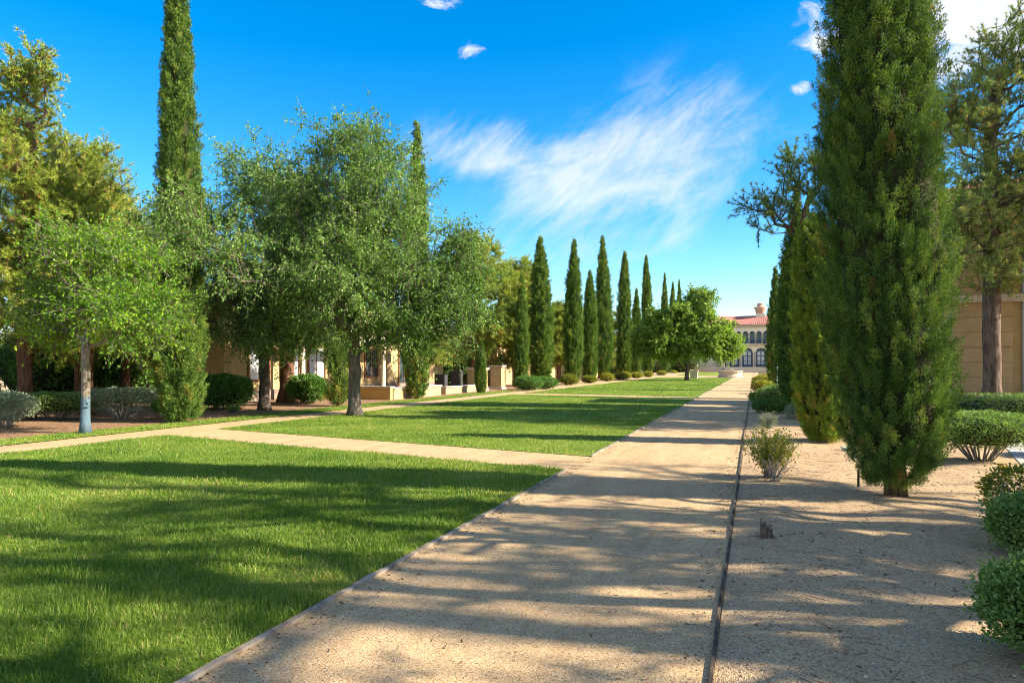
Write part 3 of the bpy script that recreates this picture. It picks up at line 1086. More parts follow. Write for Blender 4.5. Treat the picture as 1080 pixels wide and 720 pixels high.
# prototypes for the far row
pa = thing('cypress_tree', 'row cypress', 'cypress', (0, 0, 0), 0, LGp)
cypress(pa, 31, 10, .78, 1200, 44, (.13, .045), .12, dry_base=.02, pl=(.3, .7), pw=.075, ragged=.08, lumpy=.15)
pb = thing('cypress_tree', 'row cypress', 'cypress', (0, 0, 0), 0, LGp)
cypress(pb, 32, 10, .72, 1200, 44, (.13, .045), .12, dry_base=.03, pl=(.3, .7), pw=.075, ragged=.08, lumpy=.18,
        prof=[.5, .75, .92, 1.0, .93, .84, .66, .38, .16, .02])
XR = -15.5


def row_y(px):
    a = (px - 540) / 720
    c, s = math.cos(YAW), math.sin(YAW)
    Y = XR * (a * s + c) / (a * c - s)
    return Y, -XR * s + Y * c


ROW = [(507, 358, 12, 'short slim cypress between the two stone gate pillars'),
       (550, 291, 15, 'cypress flanked by the two low green mounds'),
       (575, 250, 23, 'broad tall cypress, first right of the low green mounds'),
       (602, 254, 20, 'tall cypress, second right of the low green mounds'),
       (621, 286, 16, 'shorter cypress, third right of the low green mounds'),
       (640, 250, 18, 'tallest-looking cypress in the middle of the far row'),
       (656, 266, 15, 'cypress right of the tallest one in the far row'),
       (671, 305, 12, 'shortest cypress of the far row, left of the pale ash crown'),
       (684, 270, 12, 'tall thin cypress spiring over the left edge of the pale ash crown'),
       (700, 289, 9, 'slender cypress tip second along above the pale ash crown'),
       (709, 298, 8, 'low cypress tip third along above the pale ash crown'),
       (717, 296, 8, 'cypress tip farthest along above the pale ash crown')]
used = set()
for i, (px, top, wpx, lab) in enumerate(ROW):
    Y, d = row_y(px)
    h = 1.6 + (386 - top) / 720 * d
    w = wpx / 720 * d / 2
    p, w0 = (pa, .78) if i % 2 else (pb, .72)
    sc = (w / w0 * 1.02, w / w0 * 1.02, h / 10.0)
    if p.name not in used:
        used.add(p.name)
        place(p, (XR, Y, 0), i * 1.7, sc)
        p['label'] = lab
    else:
        dup(p, (XR + .25 * math.sin(i * 2.3), Y, 0), i * 1.7, sc, lab, LGp, (R(.9 * math.sin(i * 3.1)), R(1.0 * math.cos(i * 1.9))))

# --- young ash with whitewashed trunk
t = thing('young_ash_tree', 'young bright green tree at left with whitewashed lower trunk', 'tree', (-15.0, 11.9, 0))
tr = trunk_line(2.3, np.random.default_rng(2), (.02, .0), .02, 9)
broadleaf(t, 41, 2.3, .105, [(-1.3, .4, 3.3, .9, 1.0, .8, 44), (1.2, -.1, 3.0, .9, 1.0, .7, 44), (-.2, 0, 4.3, 1.1, 1.2, .8, 52), (.1, .9, 3.2, 1.0, .9, .8, 34),
                             (1.1, .4, 2.4, .8, .7, .3, 12), (-1.0, .3, 2.5, .8, .8, .3, 14), (.9, .5, 4.0, .8, .8, .7, 30), (1.5, .6, 3.1, .5, .6, .7, 14)],
          M['maple'], M['bark_paint'], 7, 13, (.09, .045), (.35, .95), droop=.16, shell=1.6, trunk=tr)

# --- the big elm and its neighbour
t = thing('elm_tree', 'biggest leafy elm, trunk standing on the lawn edge left of centre', 'tree', (-12.25, 19.2, 0))
broadleaf(t, 51, 2.0, .21, [(-1.5, .3, 4.6, 2.2, 2.0, 1.9, 150), (1.7, .4, 4.3, 2.0, 2.0, 1.8, 150), (0, .2, 6.6, 2.5, 2.1, 1.9, 170), (.8, .5, 7.1, 1.5, 1.7, 1.6, 76),
                            (-1.8, .6, 7.4, 1.7, 1.6, 1.7, 100), (-.6, .3, 9.0, 1.4, 1.2, 1.1, 56), (.9, .4, 8.5, .9, 1.0, .9, 26), (3.1, .7, 3.9, 1.2, 1.3, 1.5, 80), (.2, -1.4, 4.4, 1.7, 1.1, 1.5, 90),
                            (3.3, .6, 5.6, .9, 1.0, .8, 24), (-2.6, .6, 3.1, 1.3, 1.2, .8, 50), (1.2, .2, 2.9, 1.6, 1.5, .6, 50), (-1.9, -3.2, 5.0, 1.4, 1.6, 1.2, 44), (-2.6, -4.9, 5.4, 1.2, 1.2, 1.1, 42)],
          M['oak'], M['bark_oak'], 6, 15, (.105, .054), (.35, 1.15), droop=.25, shell=1.9)
t = thing('elm_tree', 'dark-trunked elm with grey-green drooping crown in the mulch left of the big elm', 'tree', (-16.9, 20.5, 0))
broadleaf(t, 52, 2.1, .2, [(-1.3, -.3, 4.4, 2.0, 1.7, 1.7, 120), (.5, -.2, 4.0, 2.0, 1.7, 1.6, 120), (-3.0, -1.3, 5.0, 1.6, 1.5, 1.9, 110), (.3, 0, 6.5, 2.2, 1.8, 1.9, 140), (-.5, 0, 8.5, 1.5, 1.3, 1.4, 64),
                           (1.8, .2, 5.4, 1.5, 1.5, 1.6, 70), (-2.2, -.9, 6.8, 1.3, 1.1, 1.1, 50), (.3, 0, 2.9, 2.0, 1.6, .6, 50)],
          M['oak_grey'], M['bark_dark'], 6, 15, (.11, .058), (.4, 1.1), droop=.28, shell=2.0)

# --- far pale ash in front of the mansion
t = thing('ash_tree', 'pale yellow-green spreading ash on the far lawn left of the mansion', 'tree', (-7.2, 78.9, 0))
broadleaf(t, 61, 2.2, .24, [(-2.6, 0, 5.2, 2.8, 2.6, 2.0, 120), (2.2, 0, 5.0, 2.8, 2.4, 1.9, 120), (0, 0, 6.9, 2.7, 2.4, 2.0, 130), (1.4, 0, 8.9, 1.5, 1.4, 1.3, 40), (4.4, .2, 4.0, 1.8, 1.5, 1.3, 50),
                            (-4.6, .2, 4.8, 1.9, 1.7, 1.8, 70), (-3.0, 0, 7.0, 1.5, 1.5, 1.2, 50), (0, -.8, 4.0, 2.6, 1.8, 1.2, 70), (-2.4, -.5, 3.3, 3.2, 2.0, .8, 60), (3.2, -.4, 3.2, 2.4, 1.7, .7, 44)],
          M['ash'], M['bark_oak'], 7, 12, (.28, .15), (.5, 1.2), droop=.12)

# --- pines at the left
PG = 'pines behind the left hedge'
PL_ = [(-21.2, 14.8, 1.0, 'golden-green pine at the far left edge, tallest crown'),
       (-20.6, 16.4, .8, 'red-barked pine trunk just left of the whitewashed trunk'),
       (-23.5, 18.4, .82, 'pine behind the whitewashed young tree, against the villa wall'),
       (-24.2, 21.0, .74, 'thin pine beside the blank yellow villa wall')]
t = thing('pine_tree', PL_[0][3], 'pine', (0, 0, 0), 0, PG)
pine(t, 71, 9.0, .22, [(-.3, 0, 5.0, 2.4, 2.3, 1.5, 150), (.5, .3, 7.0, 2.1, 2.0, 1.5, 130), (-.7, -.2, 8.8, 1.7, 1.6, 1.4, 100), (1.5, .6, 5.9, 1.5, 1.5, 1.1, 70), (.2, 0, 10.3, 1.0, 1.0, .9, 40),
                       (.2, .4, 3.2, 2.6, 2.3, 1.0, 110)],
     M['pine_gold'], M['bark_red'], 7, 5, 13, .16, .019, cones=90, dry=.05)
place(t, (PL_[0][0], PL_[0][1], 0), 0)
p0 = t
for i, (x, y, sc, lab) in enumerate(PL_[1:]):
    dup(p0, (x, y, 0), 1.3 + i * 1.9, (sc, sc, sc), lab, PG)
dup(p0, (-24.5, 11.0, 0), 4.4, (1.05, 1.05, .95), 'pine crown cut off by the left border of the photo', PG)
# pine trunk behind the elms
t = thing('pine_tree', 'thick red-brown pine trunk beside the dark elm trunk, before the villa', 'pine', (-19.4, 25.0, 0), 0, PG)
pine(t, 72, 8.0, .34, [(0, 0, 5.0, 2.4, 2.2, 1.4, 100), (.4, .2, 7.4, 2.2, 2.0, 1.5, 90), (0, 0, 9.2, 1.2, 1.2, 1.0, 40), (1.2, -.3, 3.4, 2.6, 1.6, .9, 90)],
     M['pine_gold'], M['bark_red'], 7, 5, 11, .18, .022, dry=.05)
p1 = t
# taller pines behind the patio, right of the elm
t = thing('pine_tree', 'golden pine above the patio between the elm crown and the cypress row', 'pine', (-19.2, 46, 0), 0, 'pines behind the patio')
pine(t, 73, 9.0, .3, [(-1.5, 0, 6.2, 2.3, 2.0, 1.4, 100), (1.2, 0, 7.4, 2.0, 2.0, 1.5, 100), (0, 0, 9.6, 2.0, 1.8, 1.4, 90), (-2.0, .2, 8.4, 1.4, 1.3, 1.1, 50), (.8, 0, 4.4, 2.4, 1.8, 1.2, 90), (-.6, 0, 2.9, 2.0, 1.8, .8, 40)],
     M['pine_gold'], M['bark_red'], 7, 5, 11, .26, .034, shell=2.0, dry=.05)
p2 = t
dup(p2, (-20.0, 58.5, 0), 2.2, (.95, .95, 1.02), 'bare-stemmed pine glimpsed behind the first cypresses of the far row', 'pines behind the patio')
dup(p2, (-21.0, 76, 0), 4.0, (1, 1, .8), 'pine crown glimpsed low between the middle cypresses', 'pines behind the patio')
dup(p1, (-18.6, 36.5, 0), 2.0, (.8, .8, .62), 'low dry pine drooping over the patio beside the cabinets', 'pines behind the patio')

for x, y, rz, sc, sz, lab in ((-18.3, 52.5, 1.0, .8, .62, 'low pine foliage filling the gap beside the broad tall cypress'), (-18.5, 66, 5.2, .9, .7, 'pine crown behind the shorter row cypress'),
                              (-19, 88, 3.1, 1.1, .8, 'pine crown behind the shortest row cypress'), (-25, 40, .5, 1.0, 1.05, 'pine rising behind the first villa roof')):
    dup(p2, (x, y, 0), rz, (sc, sc, sz), lab, 'pines behind the patio')

# --- pine at the right
RP = 'pines at the right'
t = thing('pine_tree', 'tall open pine with furrowed grey trunk before the right villa', 'pine', (8.2, 28.6, 0), 0, RP)
pine(t, 81, 11.5, .31, [(-.9, -.5, 7.0, 2.2, 1.9, 1.3, 110), (1.0, 0, 8.6, 2.2, 1.9, 1.3, 110), (-.8, 0, 10.4, 1.8, 1.6, 1.3, 110), (.9, 0, 12.2, 1.7, 1.5, 1.3, 110), (2.4, 0, 10.6, 1.6, 1.5, 1.2, 80),
                        (-.4, -.6, 4.9, 2.0, 1.7, .9, 46), (1.8, -.5, 5.8, 2.0, 1.6, 1.0, 70), (1.8, 0, 13.6, 1.3, 1.0, 1.0, 64), (2.6, -.3, 7.8, 1.5, 1.4, 1.0, 60)],
     M['pine_green'], M['bark_pine'], 7, 5, 12, .15, .017, cones=150, dry=.06)
place(t, (7.95, 28.6, 0), 0)
rp = t
# pines out of frame whose shade lies over the path and the near lawn
SHL, SHG = 'tree standing out of frame whose branch shade lies across the path', 'shade trees beside the camera'
t = thing('shade_tree', SHL, 'tree', (7.4, 7.9, 0), 0, SHG)
broadleaf(t, 82, 2.2, .25, [(-1.1, .3, 4.6, 1.4, 1.0, .9, 15), (1.2, -.4, 5.4, 1.4, 1.1, .9, 15), (-.4, .3, 6.8, 1.6, 1.1, .9, 16), (.6, 0, 8.2, 1.1, .9, .8, 10), (-1.6, -.3, 6.0, .9, .8, .7, 8)],
          M['oak'], M['bark_oak'], 4, 9, (.115, .062), (.25, .8), sag=.22)
ps = t
t = thing('shade_tree', SHL, 'tree', (5.4, 6.1, 0), 0, SHG)
broadleaf(t, 83, 1.5, .26, [(.2, -.9, 3.1, 1.5, 1.6, .9, 11), (-.4, .6, 3.9, 1.8, 1.2, .9, 12), (-.6, -.2, 5.2, 2.0, 1.5, .8, 10)], M['oak'], M['bark_oak'], 4, 8, (.10, .055), (.25, .8), sag=.25, shell=3)
lt = t
dup(lt, (7.6, 8.4, 0), 3.9, (.9, .8, .95), SHL, SHG)
for x, y, rz, sx, sz in ((6.8, 3.4, 1.1, .9, .9), (11.6, 7.2, 4.1, 1.05, 1.25), (10.6, 1.4, 4.2, 1.0, 1.15), (15.5, 3.2, 5.0, 1.2, 1.7), (17.0, 10.4, 2.4, 1.35, 2.0), (17.5, 6.0, .9, 1.4, 2.0)):
    dup(ps, (x, y, 0), rz, (sx, sx, sz), SHL, SHG)
for x, y, rz, sc in ((13.0, 21.5, 2.0, .9), (13.5, 25.5, 4.0, .95)):
    dup(rp, (x, y, 0), rz, (sc, sc, sc), 'pine out of frame at right whose shade lies across the lawn', 'pines shading the lawn')

# --- half-dead tree behind the big right cypress
t = thing('dying_tree', 'half-bare dark-branched tree leaning out behind the right cypresses', 'tree', (2.0, 20.5, 0))
pine(t, 91, 5.6, .11, [(-1.0, -.1, 6.2, .7, .6, .5, 12), (-1.5, 0, 5.6, .5, .5, .4, 8), (-.3, 0, 6.9, .8, .6, .5, 14), (.5, .1, 7.0, .7, .7, .5, 10), (-.9, 0, 7.0, .5, .5, .35, 9), (-1.9, 0, 6.1, .5, .5, .3, 7)],
     M['cypress'], M['bark_dark'], 6, 5, 13, .14, .012, tl=(.3, .7), trunk=trunk_line(5.0, np.random.default_rng(4), (-.3, 0), .04, 10))


# ------------------------------------------------------------------ shrubs
def superell(rg, n, rx, ry, rz, e=2.6, jag=.08):
    d = unit(rg.normal(size=(n, 3)))
    d[:, 2] = np.abs(d[:, 2]) * np.where(rg.uniform(size=n) < .72, 1, -.6)
    k = (np.abs(d[:, 0]) ** e + np.abs(d[:, 1]) ** e + np.abs(d[:, 2]) ** e) ** (-1 / e)
    k *= 1 + jag * np.sin(d[:, 0] * 9 + rx * 40) * np.sin(d[:, 1] * 8 + d[:, 2] * 7)
    return d * k[:, None] * np.array([rx, ry, rz]), d


def shrub(root, seed, rx, ry, h, mat, n=5000, leaf=(.035, .018), e=2.6, z0=.0, stems=14, jag=.08, core=True, twigmat=None, spike=.05, flower=0):
    rg = np.random.default_rng(seed)
    hz = (h - z0) / 2
    zc = z0 + hz
    P, d = superell(rg, n, rx, ry, hz, e, jag)
    P *= (1 - np.abs(rg.normal(0, .10, n)) + (rg.uniform(size=n) < .12) * rg.uniform(0, spike / max(rx, .1) * 1.6, n))[:, None]
    P[:, 2] += zc
    P[:, 2] = np.maximum(P[:, 2], .02)
    D = d * .6 + rg.normal(size=(n, 3)) * .6 + np.array([0, 0, .3])
    pat = np.sin(P[:, 0] * 9 + seed) * np.sin(P[:, 1] * 8) * .08
    tint = np.clip(.42 + pat + rg.normal(0, .2, n), 0, 1)
    gf = Geo()
    leaves(gf, P, D, leaf[0] * rg.uniform(.6, 1.3, n), leaf[1] * rg.uniform(.7, 1.2, n), tint, rg)
    gs = Geo()
    for q in range(stems):
        a = rg.uniform(0, 6.28)
        b = np.array([math.cos(a) * rx * .12, math.sin(a) * ry * .12, -.03])
        e_ = np.array([math.cos(a) * rx * rg.uniform(.4, .95), math.sin(a) * ry * rg.uniform(.4, .95), z0 + (h - z0) * rg.uniform(.35, .85)])
        mid = (b + e_) / 2 + rg.normal(size=3) * .06 * h
        tt = np.linspace(0, 1, 5)[:, None]
        tube(gs, (1 - tt) ** 2 * b + 2 * tt * (1 - tt) * mid + tt ** 2 * e_, np.linspace(.014, .005, 5) * (h / .8), 5)
    A = P[rg.integers(0, n, 160)]
    twigs(gs, A * np.array([.6, .6, .85]), A, np.full(160, .004), np.full(160, .002))
    part('stems', gs, twigmat or M['dead_twig'], root, True)
    fo = part('foliage', gf, mat, root)
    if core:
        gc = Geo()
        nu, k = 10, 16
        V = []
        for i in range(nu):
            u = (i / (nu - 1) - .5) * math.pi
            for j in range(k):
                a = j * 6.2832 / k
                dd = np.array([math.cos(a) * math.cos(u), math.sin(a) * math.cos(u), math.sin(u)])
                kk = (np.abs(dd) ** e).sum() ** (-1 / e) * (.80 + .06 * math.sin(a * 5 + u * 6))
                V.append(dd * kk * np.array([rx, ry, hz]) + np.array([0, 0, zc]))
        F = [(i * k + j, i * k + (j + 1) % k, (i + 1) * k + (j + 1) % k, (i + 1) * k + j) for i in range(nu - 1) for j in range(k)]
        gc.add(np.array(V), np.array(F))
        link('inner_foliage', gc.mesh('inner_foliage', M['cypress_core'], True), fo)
    if flower:
        for q in range(flower):
            gp = Geo()
            c = P[rg.integers(0, n)] * np.array([1.06, 1.06, 1.0]) + np.array([0, 0, .05])
            for s_ in range(9):
                a = s_ * .7
                leaves(gp, c[None], np.array([[math.cos(a), math.sin(a), .45]]), .042, .026, np.array([rg.uniform()]), rg)
            part('flower', gp, M['petal'], root)
    return root


def sparse_shrub(root, seed, r, h, mat, stems=26, lv=34, leaf=(.04, .022), twigmat=None, bare=.35):
    rg = np.random.default_rng(seed)
    gs, gf = Geo(), Geo()
    for q in range(stems):
        a = rg.uniform(0, 6.28)
        rr = r * rg.uniform(.2, 1.0)
        hh = h * rg.uniform(.55, 1.05) * (1 - .25 * rr / r)
        b = np.array([rg.normal() * .04, rg.normal() * .04, -.02])
        e_ = np.array([math.cos(a) * rr, math.sin(a) * rr, hh])
        mid = np.array([math.cos(a) * rr * .35, math.sin(a) * rr * .35, hh * .62]) + rg.normal(size=3) * .03
        tt = np.linspace(0, 1, 7)[:, None]
        C = (1 - tt) ** 2 * b + 2 * tt * (1 - tt) * mid + tt ** 2 * e_
        tube(gs, C, np.linspace(.007, .002, 7), 4)
        m = lv
        ti = rg.uniform(bare, 1, m)
        P = np.stack([np.interp(ti, tt[:, 0], C[:, k]) for k in range(3)], 1) + rg.normal(size=(m, 3)) * .035
        leaves(gf, P, rg.normal(size=(m, 3)) + np.array([0, 0, .4]), leaf[0] * rg.uniform(.6, 1.3, m), leaf[1] * rg.uniform(.6, 1.2, m),
               np.clip(rg.normal(.5, .22, m), 0, 1), rg)
    part('stems', gs, twigmat or M['dead_twig'], root, True)
    part('foliage', gf, mat, root)
    return root


# right side
t = thing('clipped_shrub', 'clipped round-topped shrub on bare woody stems, right of the huge cypress', 'shrub', (3.5, 13.2, 0))
shrub(t, 101, .78, .72, .84, M['hedge'], 12000, (.038, .02), 2.8, .26, 26)
t = thing('hedge', 'long low clipped hedge below the right villa and pine', 'hedge', (8.0, 22.6, 0), R(6))
shrub(t, 102, 3.4, .7, .72, M['hedge'], 12000, (.06, .03), 5, .0, 20)
t = thing('hedge', 'dark low hedge along the foot of the right villa, behind the long hedge', 'hedge', (9.5, 27.0, 0), 0)
shrub(t, 103, 4.4, .6, .66, M['hedge'], 6000, (.08, .04), 5, .0, 8)
t = thing('round_shrub', 'leafy shrub at the right border below the yellow flowers', 'shrub', (2.22, 6.75, 0))
shrub(t, 104, .36, .36, .54, M['hedge'], 7500, (.034, .02), 2.4, .02, 14)
t = thing('round_shrub', 'nearest leafy shrub in the bottom right corner', 'shrub', (1.56, 4.45, 0))
shrub(t, 105, .37, .37, .54, M['hedge'], 9000, (.034, .021), 2.3, .02, 14)
t = thing('flowering_shrub', 'small shrub with yellow flowers at the right border', 'shrub', (2.36, 7.5, .05))
shrub(t, 106, .34, .3, .62, M['lantana'], 2600, (.04, .02), 2.2, .1, 16, core=False, flower=26)
t = thing('clipped_shrub', 'low dark shrub at the right edge beyond the clipped stemmed shrub', 'shrub', (5.3, 14.6, 0))
shrub(t, 107, .6, .55, .5, M['hedge'], 5000, (.04, .022), 2.6, .05, 12)
# bed beside the path
t = thing('lantana_bush', 'straggly yellow-green bush with bare lower stems at the path edge', 'bush', (.2, 10.35, 0))
sparse_shrub(t, 111, .42, .80, M['lantana'], 70, 50, (.042, .024), None, .4)
t = thing('dry_bush', 'leafless dry stems around the foot of the straggly bush', 'dead bush', (.26, 10.05, 0))
sparse_shrub(t, 112, .3, .42, M['litter'], 22, 6, (.03, .015), None, .5)
t = thing('sage_bush', 'small silvery bush behind the straggly path-edge bush', 'bush', (.3, 18.3, 0))
sparse_shrub(t, 113, .3, .52, M['sage'], 40, 36, (.05, .016), M['dead_twig'], .1)
t = thing('round_shrub', 'rounded dark green shrub at the path edge behind the silvery bush', 'shrub', (.55, 24.6, 0))
shrub(t, 114, .62, .6, .5, M['hedge_bright'], 4500, (.06, .03), 2.3, 0, 8)
t = thing('round_shrub', 'grey-green shrub at the foot of the dark tall right cypress', 'shrub', (1.35, 22.0, 0))
shrub(t, 115, .5, .45, .5, M['sage'], 2600, (.06, .025), 2.1, 0, 14, core=False)
t = thing('round_shrub', 'larger dark green shrub beneath the thin metal pole', 'shrub', (1.0, 29.0, 0))
shrub(t, 116, .95, .9, .85, M['hedge'], 5000, (.07, .035), 2.3, 0, 8)
t = thing('round_shrub', 'low green shrub spreading left of the pole over the path edge', 'shrub', (.35, 31.0, 0))
shrub(t, 117, .6, .7, .5, M['hedge'], 2600, (.07, .035), 2.3, 0, 8)
for i, (x, y, r_, h_, lab) in enumerate(((.45, 42, .62, .75, 'nearer golden shrub where the path narrows before the mansion'),
                                         (.5, 54, .7, .9, 'golden shrub in front of the right stone pedestal'),
                                         (.8, 66, .7, .8, 'small far golden shrub under the last right cypress'))):
    t = thing('golden_shrub', lab, 'shrub', (x, y, 0), 0, 'golden shrubs along the far right path edge')
    shrub(t, 120 + i, r_, r_, h_, M['golden_shrub'], 1800, (.10, .05), 2.1, .05, 8)
# left bed
LH = [(-19.9, 12.6, 1.15, .8, .92, 'sage', 'grey-green hedge mound at the left border of the photo'),
      (-18.3, 12.3, .62, .6, .85, 'sage', 'small silvery shrub on bare stems, front left in the mulch'),
      (-19.7, 14.6, 1.2, .7, .80, 'hedge', 'flat-topped dark green hedge left of the whitewashed trunk'),
      (-18.1, 15.6, 1.35, .75, .92, 'sage', 'flat-topped twiggy hedge right of the whitewashed trunk'),
      (-16.6, 15.9, .42, .4, .55, 'hedge_bright', 'small deep green shrub between the twiggy hedge and the very tall cypress')]
for i, (x, y, rx, ry, h_, m_, lab) in enumerate(LH):
    t = thing('clipped_shrub', lab, 'shrub', (x, y, 0), R(20), 'clipped shrubs in the left mulch bed')
    shrub(t, 130 + i, rx, ry, h_, M[m_], 6500, (.065, .028), 3.0, .22, 30, core=(m_ != 'sage'))
t = thing('leafy_shrub', 'large-leaved shrub before the villa windows, left of the dark elm trunk', 'shrub', (-18.6, 20.2, 0))
shrub(t, 140, 1.15, .8, 1.25, M['hedge_bright'], 5000, (.12, .065), 2.5, .05, 14)
t = thing('leafy_shrub', 'large-leaved shrub between the red pine trunk and the ochre wall', 'shrub', (-17.9, 24.4, 0))
shrub(t, 141, .8, .7, 1.2, M['hedge_bright'], 4000, (.12, .065), 2.5, .05, 14)
t = thing('agave_plant', 'little spiky plant in the mulch near the dark elm trunk', 'plant', (-16.9, 18.9, 0))
gA = Geo()
rg = np.random.default_rng(9)
n = 60
a = rg.uniform(0, 6.28, n)
leaves(gA, np.zeros((n, 3)) + np.array([0, 0, .02]), np.stack([np.cos(a), np.sin(a), rg.uniform(.3, 1.6, n)], 1), rg.uniform(.3, .5, n), .04, rg.uniform(0, .7, n), rg)
part('leaves', gA, M['hedge'], t)
gA = Geo()
lathe(gA, [(.16, -.02), (.15, .05), (.1, .1), (.03, .12)], 12)
part('crown_base', gA, M['bark_dark'], t)
for (px, off, rx, h_, lab) in ((541, 1.6, .95, .95, 'left one of two low green mounds at the cypress foot'), (556, 1.7, 1.0, .85, 'right one of two low green mounds at the cypress foot')):
    Y, d = row_y(px)
    t = thing('green_mound', lab, 'shrub', (XR + off, Y - 1.5, 0), 0, 'low green mounds')
    shrub(t, int(px), rx, rx * .9, h_, M['hedge_bright'], 3500, (.10, .05), 2.2, 0, 6)
rg = np.random.default_rng(19)
for px, lab in ((590, 'dry pale low bush right of the broad tall cypress'), (612, 'pale low bush left of the shorter row cypress'), (632, 'first yellow-green tuft below the tallest row cypress'),
                (646, 'second yellow-green tuft below the tallest row cypress'), (652, 'golden tuft right of the tallest row cypress'), (664, 'golden tuft left of the shortest row cypress'),
                (677, 'golden tuft right of the shortest row cypress'), (692, 'golden tuft under the left edge of the pale ash'), (705, 'golden tuft under the middle of the pale ash'),
                (714, 'golden tuft beside the pale ash trunk')):
    Y, d = row_y(px)
    t = thing('golden_shrub', lab, 'shrub', (XR + 1.0, Y - .5, 0), 0, 'low bushes at the feet of the row cypresses')
    r_ = .55 + .35 * rg.uniform()
    shrub(t, 150 + px, r_, r_, .65 + .25 * rg.uniform(), M['lantana' if px < 620 else 'golden_shrub'], 900, (.16, .08), 2.1, 0, 6)
# green growth behind pines and between the villas
for i, (x, y, s_, lab) in enumerate(((-28, 20.5, 1.0, 'dark evergreen screen behind the pines at the far left'), (-27, 14.5, 1.0, 'dark evergreen screen at the left border behind the pines'),
                                     (-25.6, 22.4, .8, 'bright green shrub behind the whitewashed trunk by the villa wall'), (-24, 50.5, 1.2, 'evergreen screen between the two left villas'),
                                     (-20, 96, 1.3, 'evergreen screen behind the far end of the cypress row'), (-20, 118, 1.5, 'evergreen screen left of the mansion lawn'),
                                     (-14.2, 140, 2.0, 'evergreen screen against the left end of the mansion'), (-18.5, 136, 1.8, 'evergreen screen behind the pale ash, left of the mansion'))):
    t = thing('evergreen_shrub', lab, 'shrub', (x, y, 0), i, 'evergreen screens behind the trees')
    shrub(t, 180 + i, 2.4 * s_, 1.8 * s_, 3.0 * s_, M['hedge_bright'], 6000, (.2, .1), 2.4, 0, 8, jag=.16)


# ------------------------------------------------------------------ small things in the right bed
g = Geo()
rg = np.random.default_rng(3)
for q in range(7):
    a = q * .9
    tube(g, [(math.cos(a) * .03, math.sin(a) * .03, -.02), (math.cos(a) * .035, math.sin(a) * .035, .06 + .02 * (q % 3)), (math.cos(a) * .05, math.sin(a) * .04, .10 + .03 * (q % 4))], [.03, .022, .004], 6)
for q in range(5):
    a = q * 1.3 + .4
    tube(g, [(0, 0, .02), (math.cos(a) * .10, math.sin(a) * .08, .012), (math.cos(a) * .2, math.sin(a) * .16, .004)], [.018, .012, .004], 5)
single('tree_stump', g, M['bark_pine'], 'splintered little stump in the bare soil at the right', 'stump', (.1, 6.75, 0), 0, None, True)
g = Geo()
box(g, (0, 0, .11), (.028, .01, .26))
box(g, (0, .008, .236), (.034, .012, .012))
single('metal_stake', g, M['iron'], 'short dark metal stake beside the huge right cypress', 'stake', (1.28, 9.95, 0), .3)
t = thing('valve_box', 'raised pale green irrigation box lid beside the huge right cypress', 'valve box', (1.72, 14.1, 0), .3, 'irrigation boxes')
cbox(g := Geo(), -.16, .16, -.11, .11, -.03, .07)
part('housing', g, M['lid_green'], t)
cbox(g := Geo(), -.175, .175, -.125, .125, .071, .092)
part('lid', g, M['lid_green'], t)
t = thing('valve_box', 'flat pale green irrigation box lid in front of the raised one', 'valve box', (1.72, 13.1, 0), .2, 'irrigation boxes')
cbox(g := Geo(), -.15, .15, -.1, .1, -.03, .022)
part('housing', g, M['lid_green'], t)
cbox(g := Geo(), -.14, .14, -.09, .09, .023, .034)
part('lid', g, M['lid_green'], t)
g = Geo()
tube(g, [(0, 0, -.05), (0, 0, 1.55)], .022, 8)
lathe(g, [(.022, 1.55), (.03, 1.555), (.03, 1.575), (.004, 1.59)], 8)
lathe(g, [(.06, -.02), (.06, .015), (.024, .03)], 10)
single('metal_pole', g, M['galv'], 'thin grey metal pole standing among the right shrubs', 'pole', (.98, 34.0, 0))


# ------------------------------------------------------------------ buildings
def arcade(g, x0, x1, z0, z1, cs, hw, spring, y0, th, rise=1.0, seg=12):
    """wall with round-headed openings"""
    edges = []
    for c in sorted(cs):
        edges += [(c - hw, c + hw)]
    xs_ = [x0] + [e for p in edges for e in p] + [x1]
    for i in range(0, len(xs_), 2):
        if xs_[i + 1] - xs_[i] > .01:
            cbox(g, xs_[i], xs_[i + 1], y0, y0 + th, z0, z1)
    for c in cs:
        a = np.linspace(math.pi, 0, seg + 1)
        ax, az = c + hw * np.cos(a), spring + hw * rise * np.sin(a)
        V, F = [], []
        for i in range(seg + 1):
            V += [(ax[i], y0, az[i]), (ax[i], y0, z1), (ax[i], y0 + th, az[i]), (ax[i], y0 + th, z1)]
        for i in range(seg):
            b, d = i * 4, i * 4 + 4
            F += [(b, d, d + 1, b + 1), (b + 3, d + 3, d + 2, b + 2), (b + 2, d + 2, d, b), (b + 1, d + 1, d + 3, b + 3)]
        g.add(np.array(V), np.array(F))
    return g


def arch_panel(g, c, hw, z0, spring, y, th=.06, rise=1.0):
    a = np.linspace(0, math.pi, 13)
    pts = [(c - hw, z0), (c + hw, z0)] + [(c + hw * math.cos(q), spring + hw * rise * math.sin(q)) for q in a]
    n = len(pts)
    V = np.array([(x, y, z) for x, z in pts] + [(x, y + th, z) for x, z in pts])
    g.add(V, [np.array([list(range(n))]), np.array([list(range(n, 2 * n))[::-1]]), np.array([(i, i + n, (i + 1) % n + n, (i + 1) % n) for i in range(n)])])
    return g


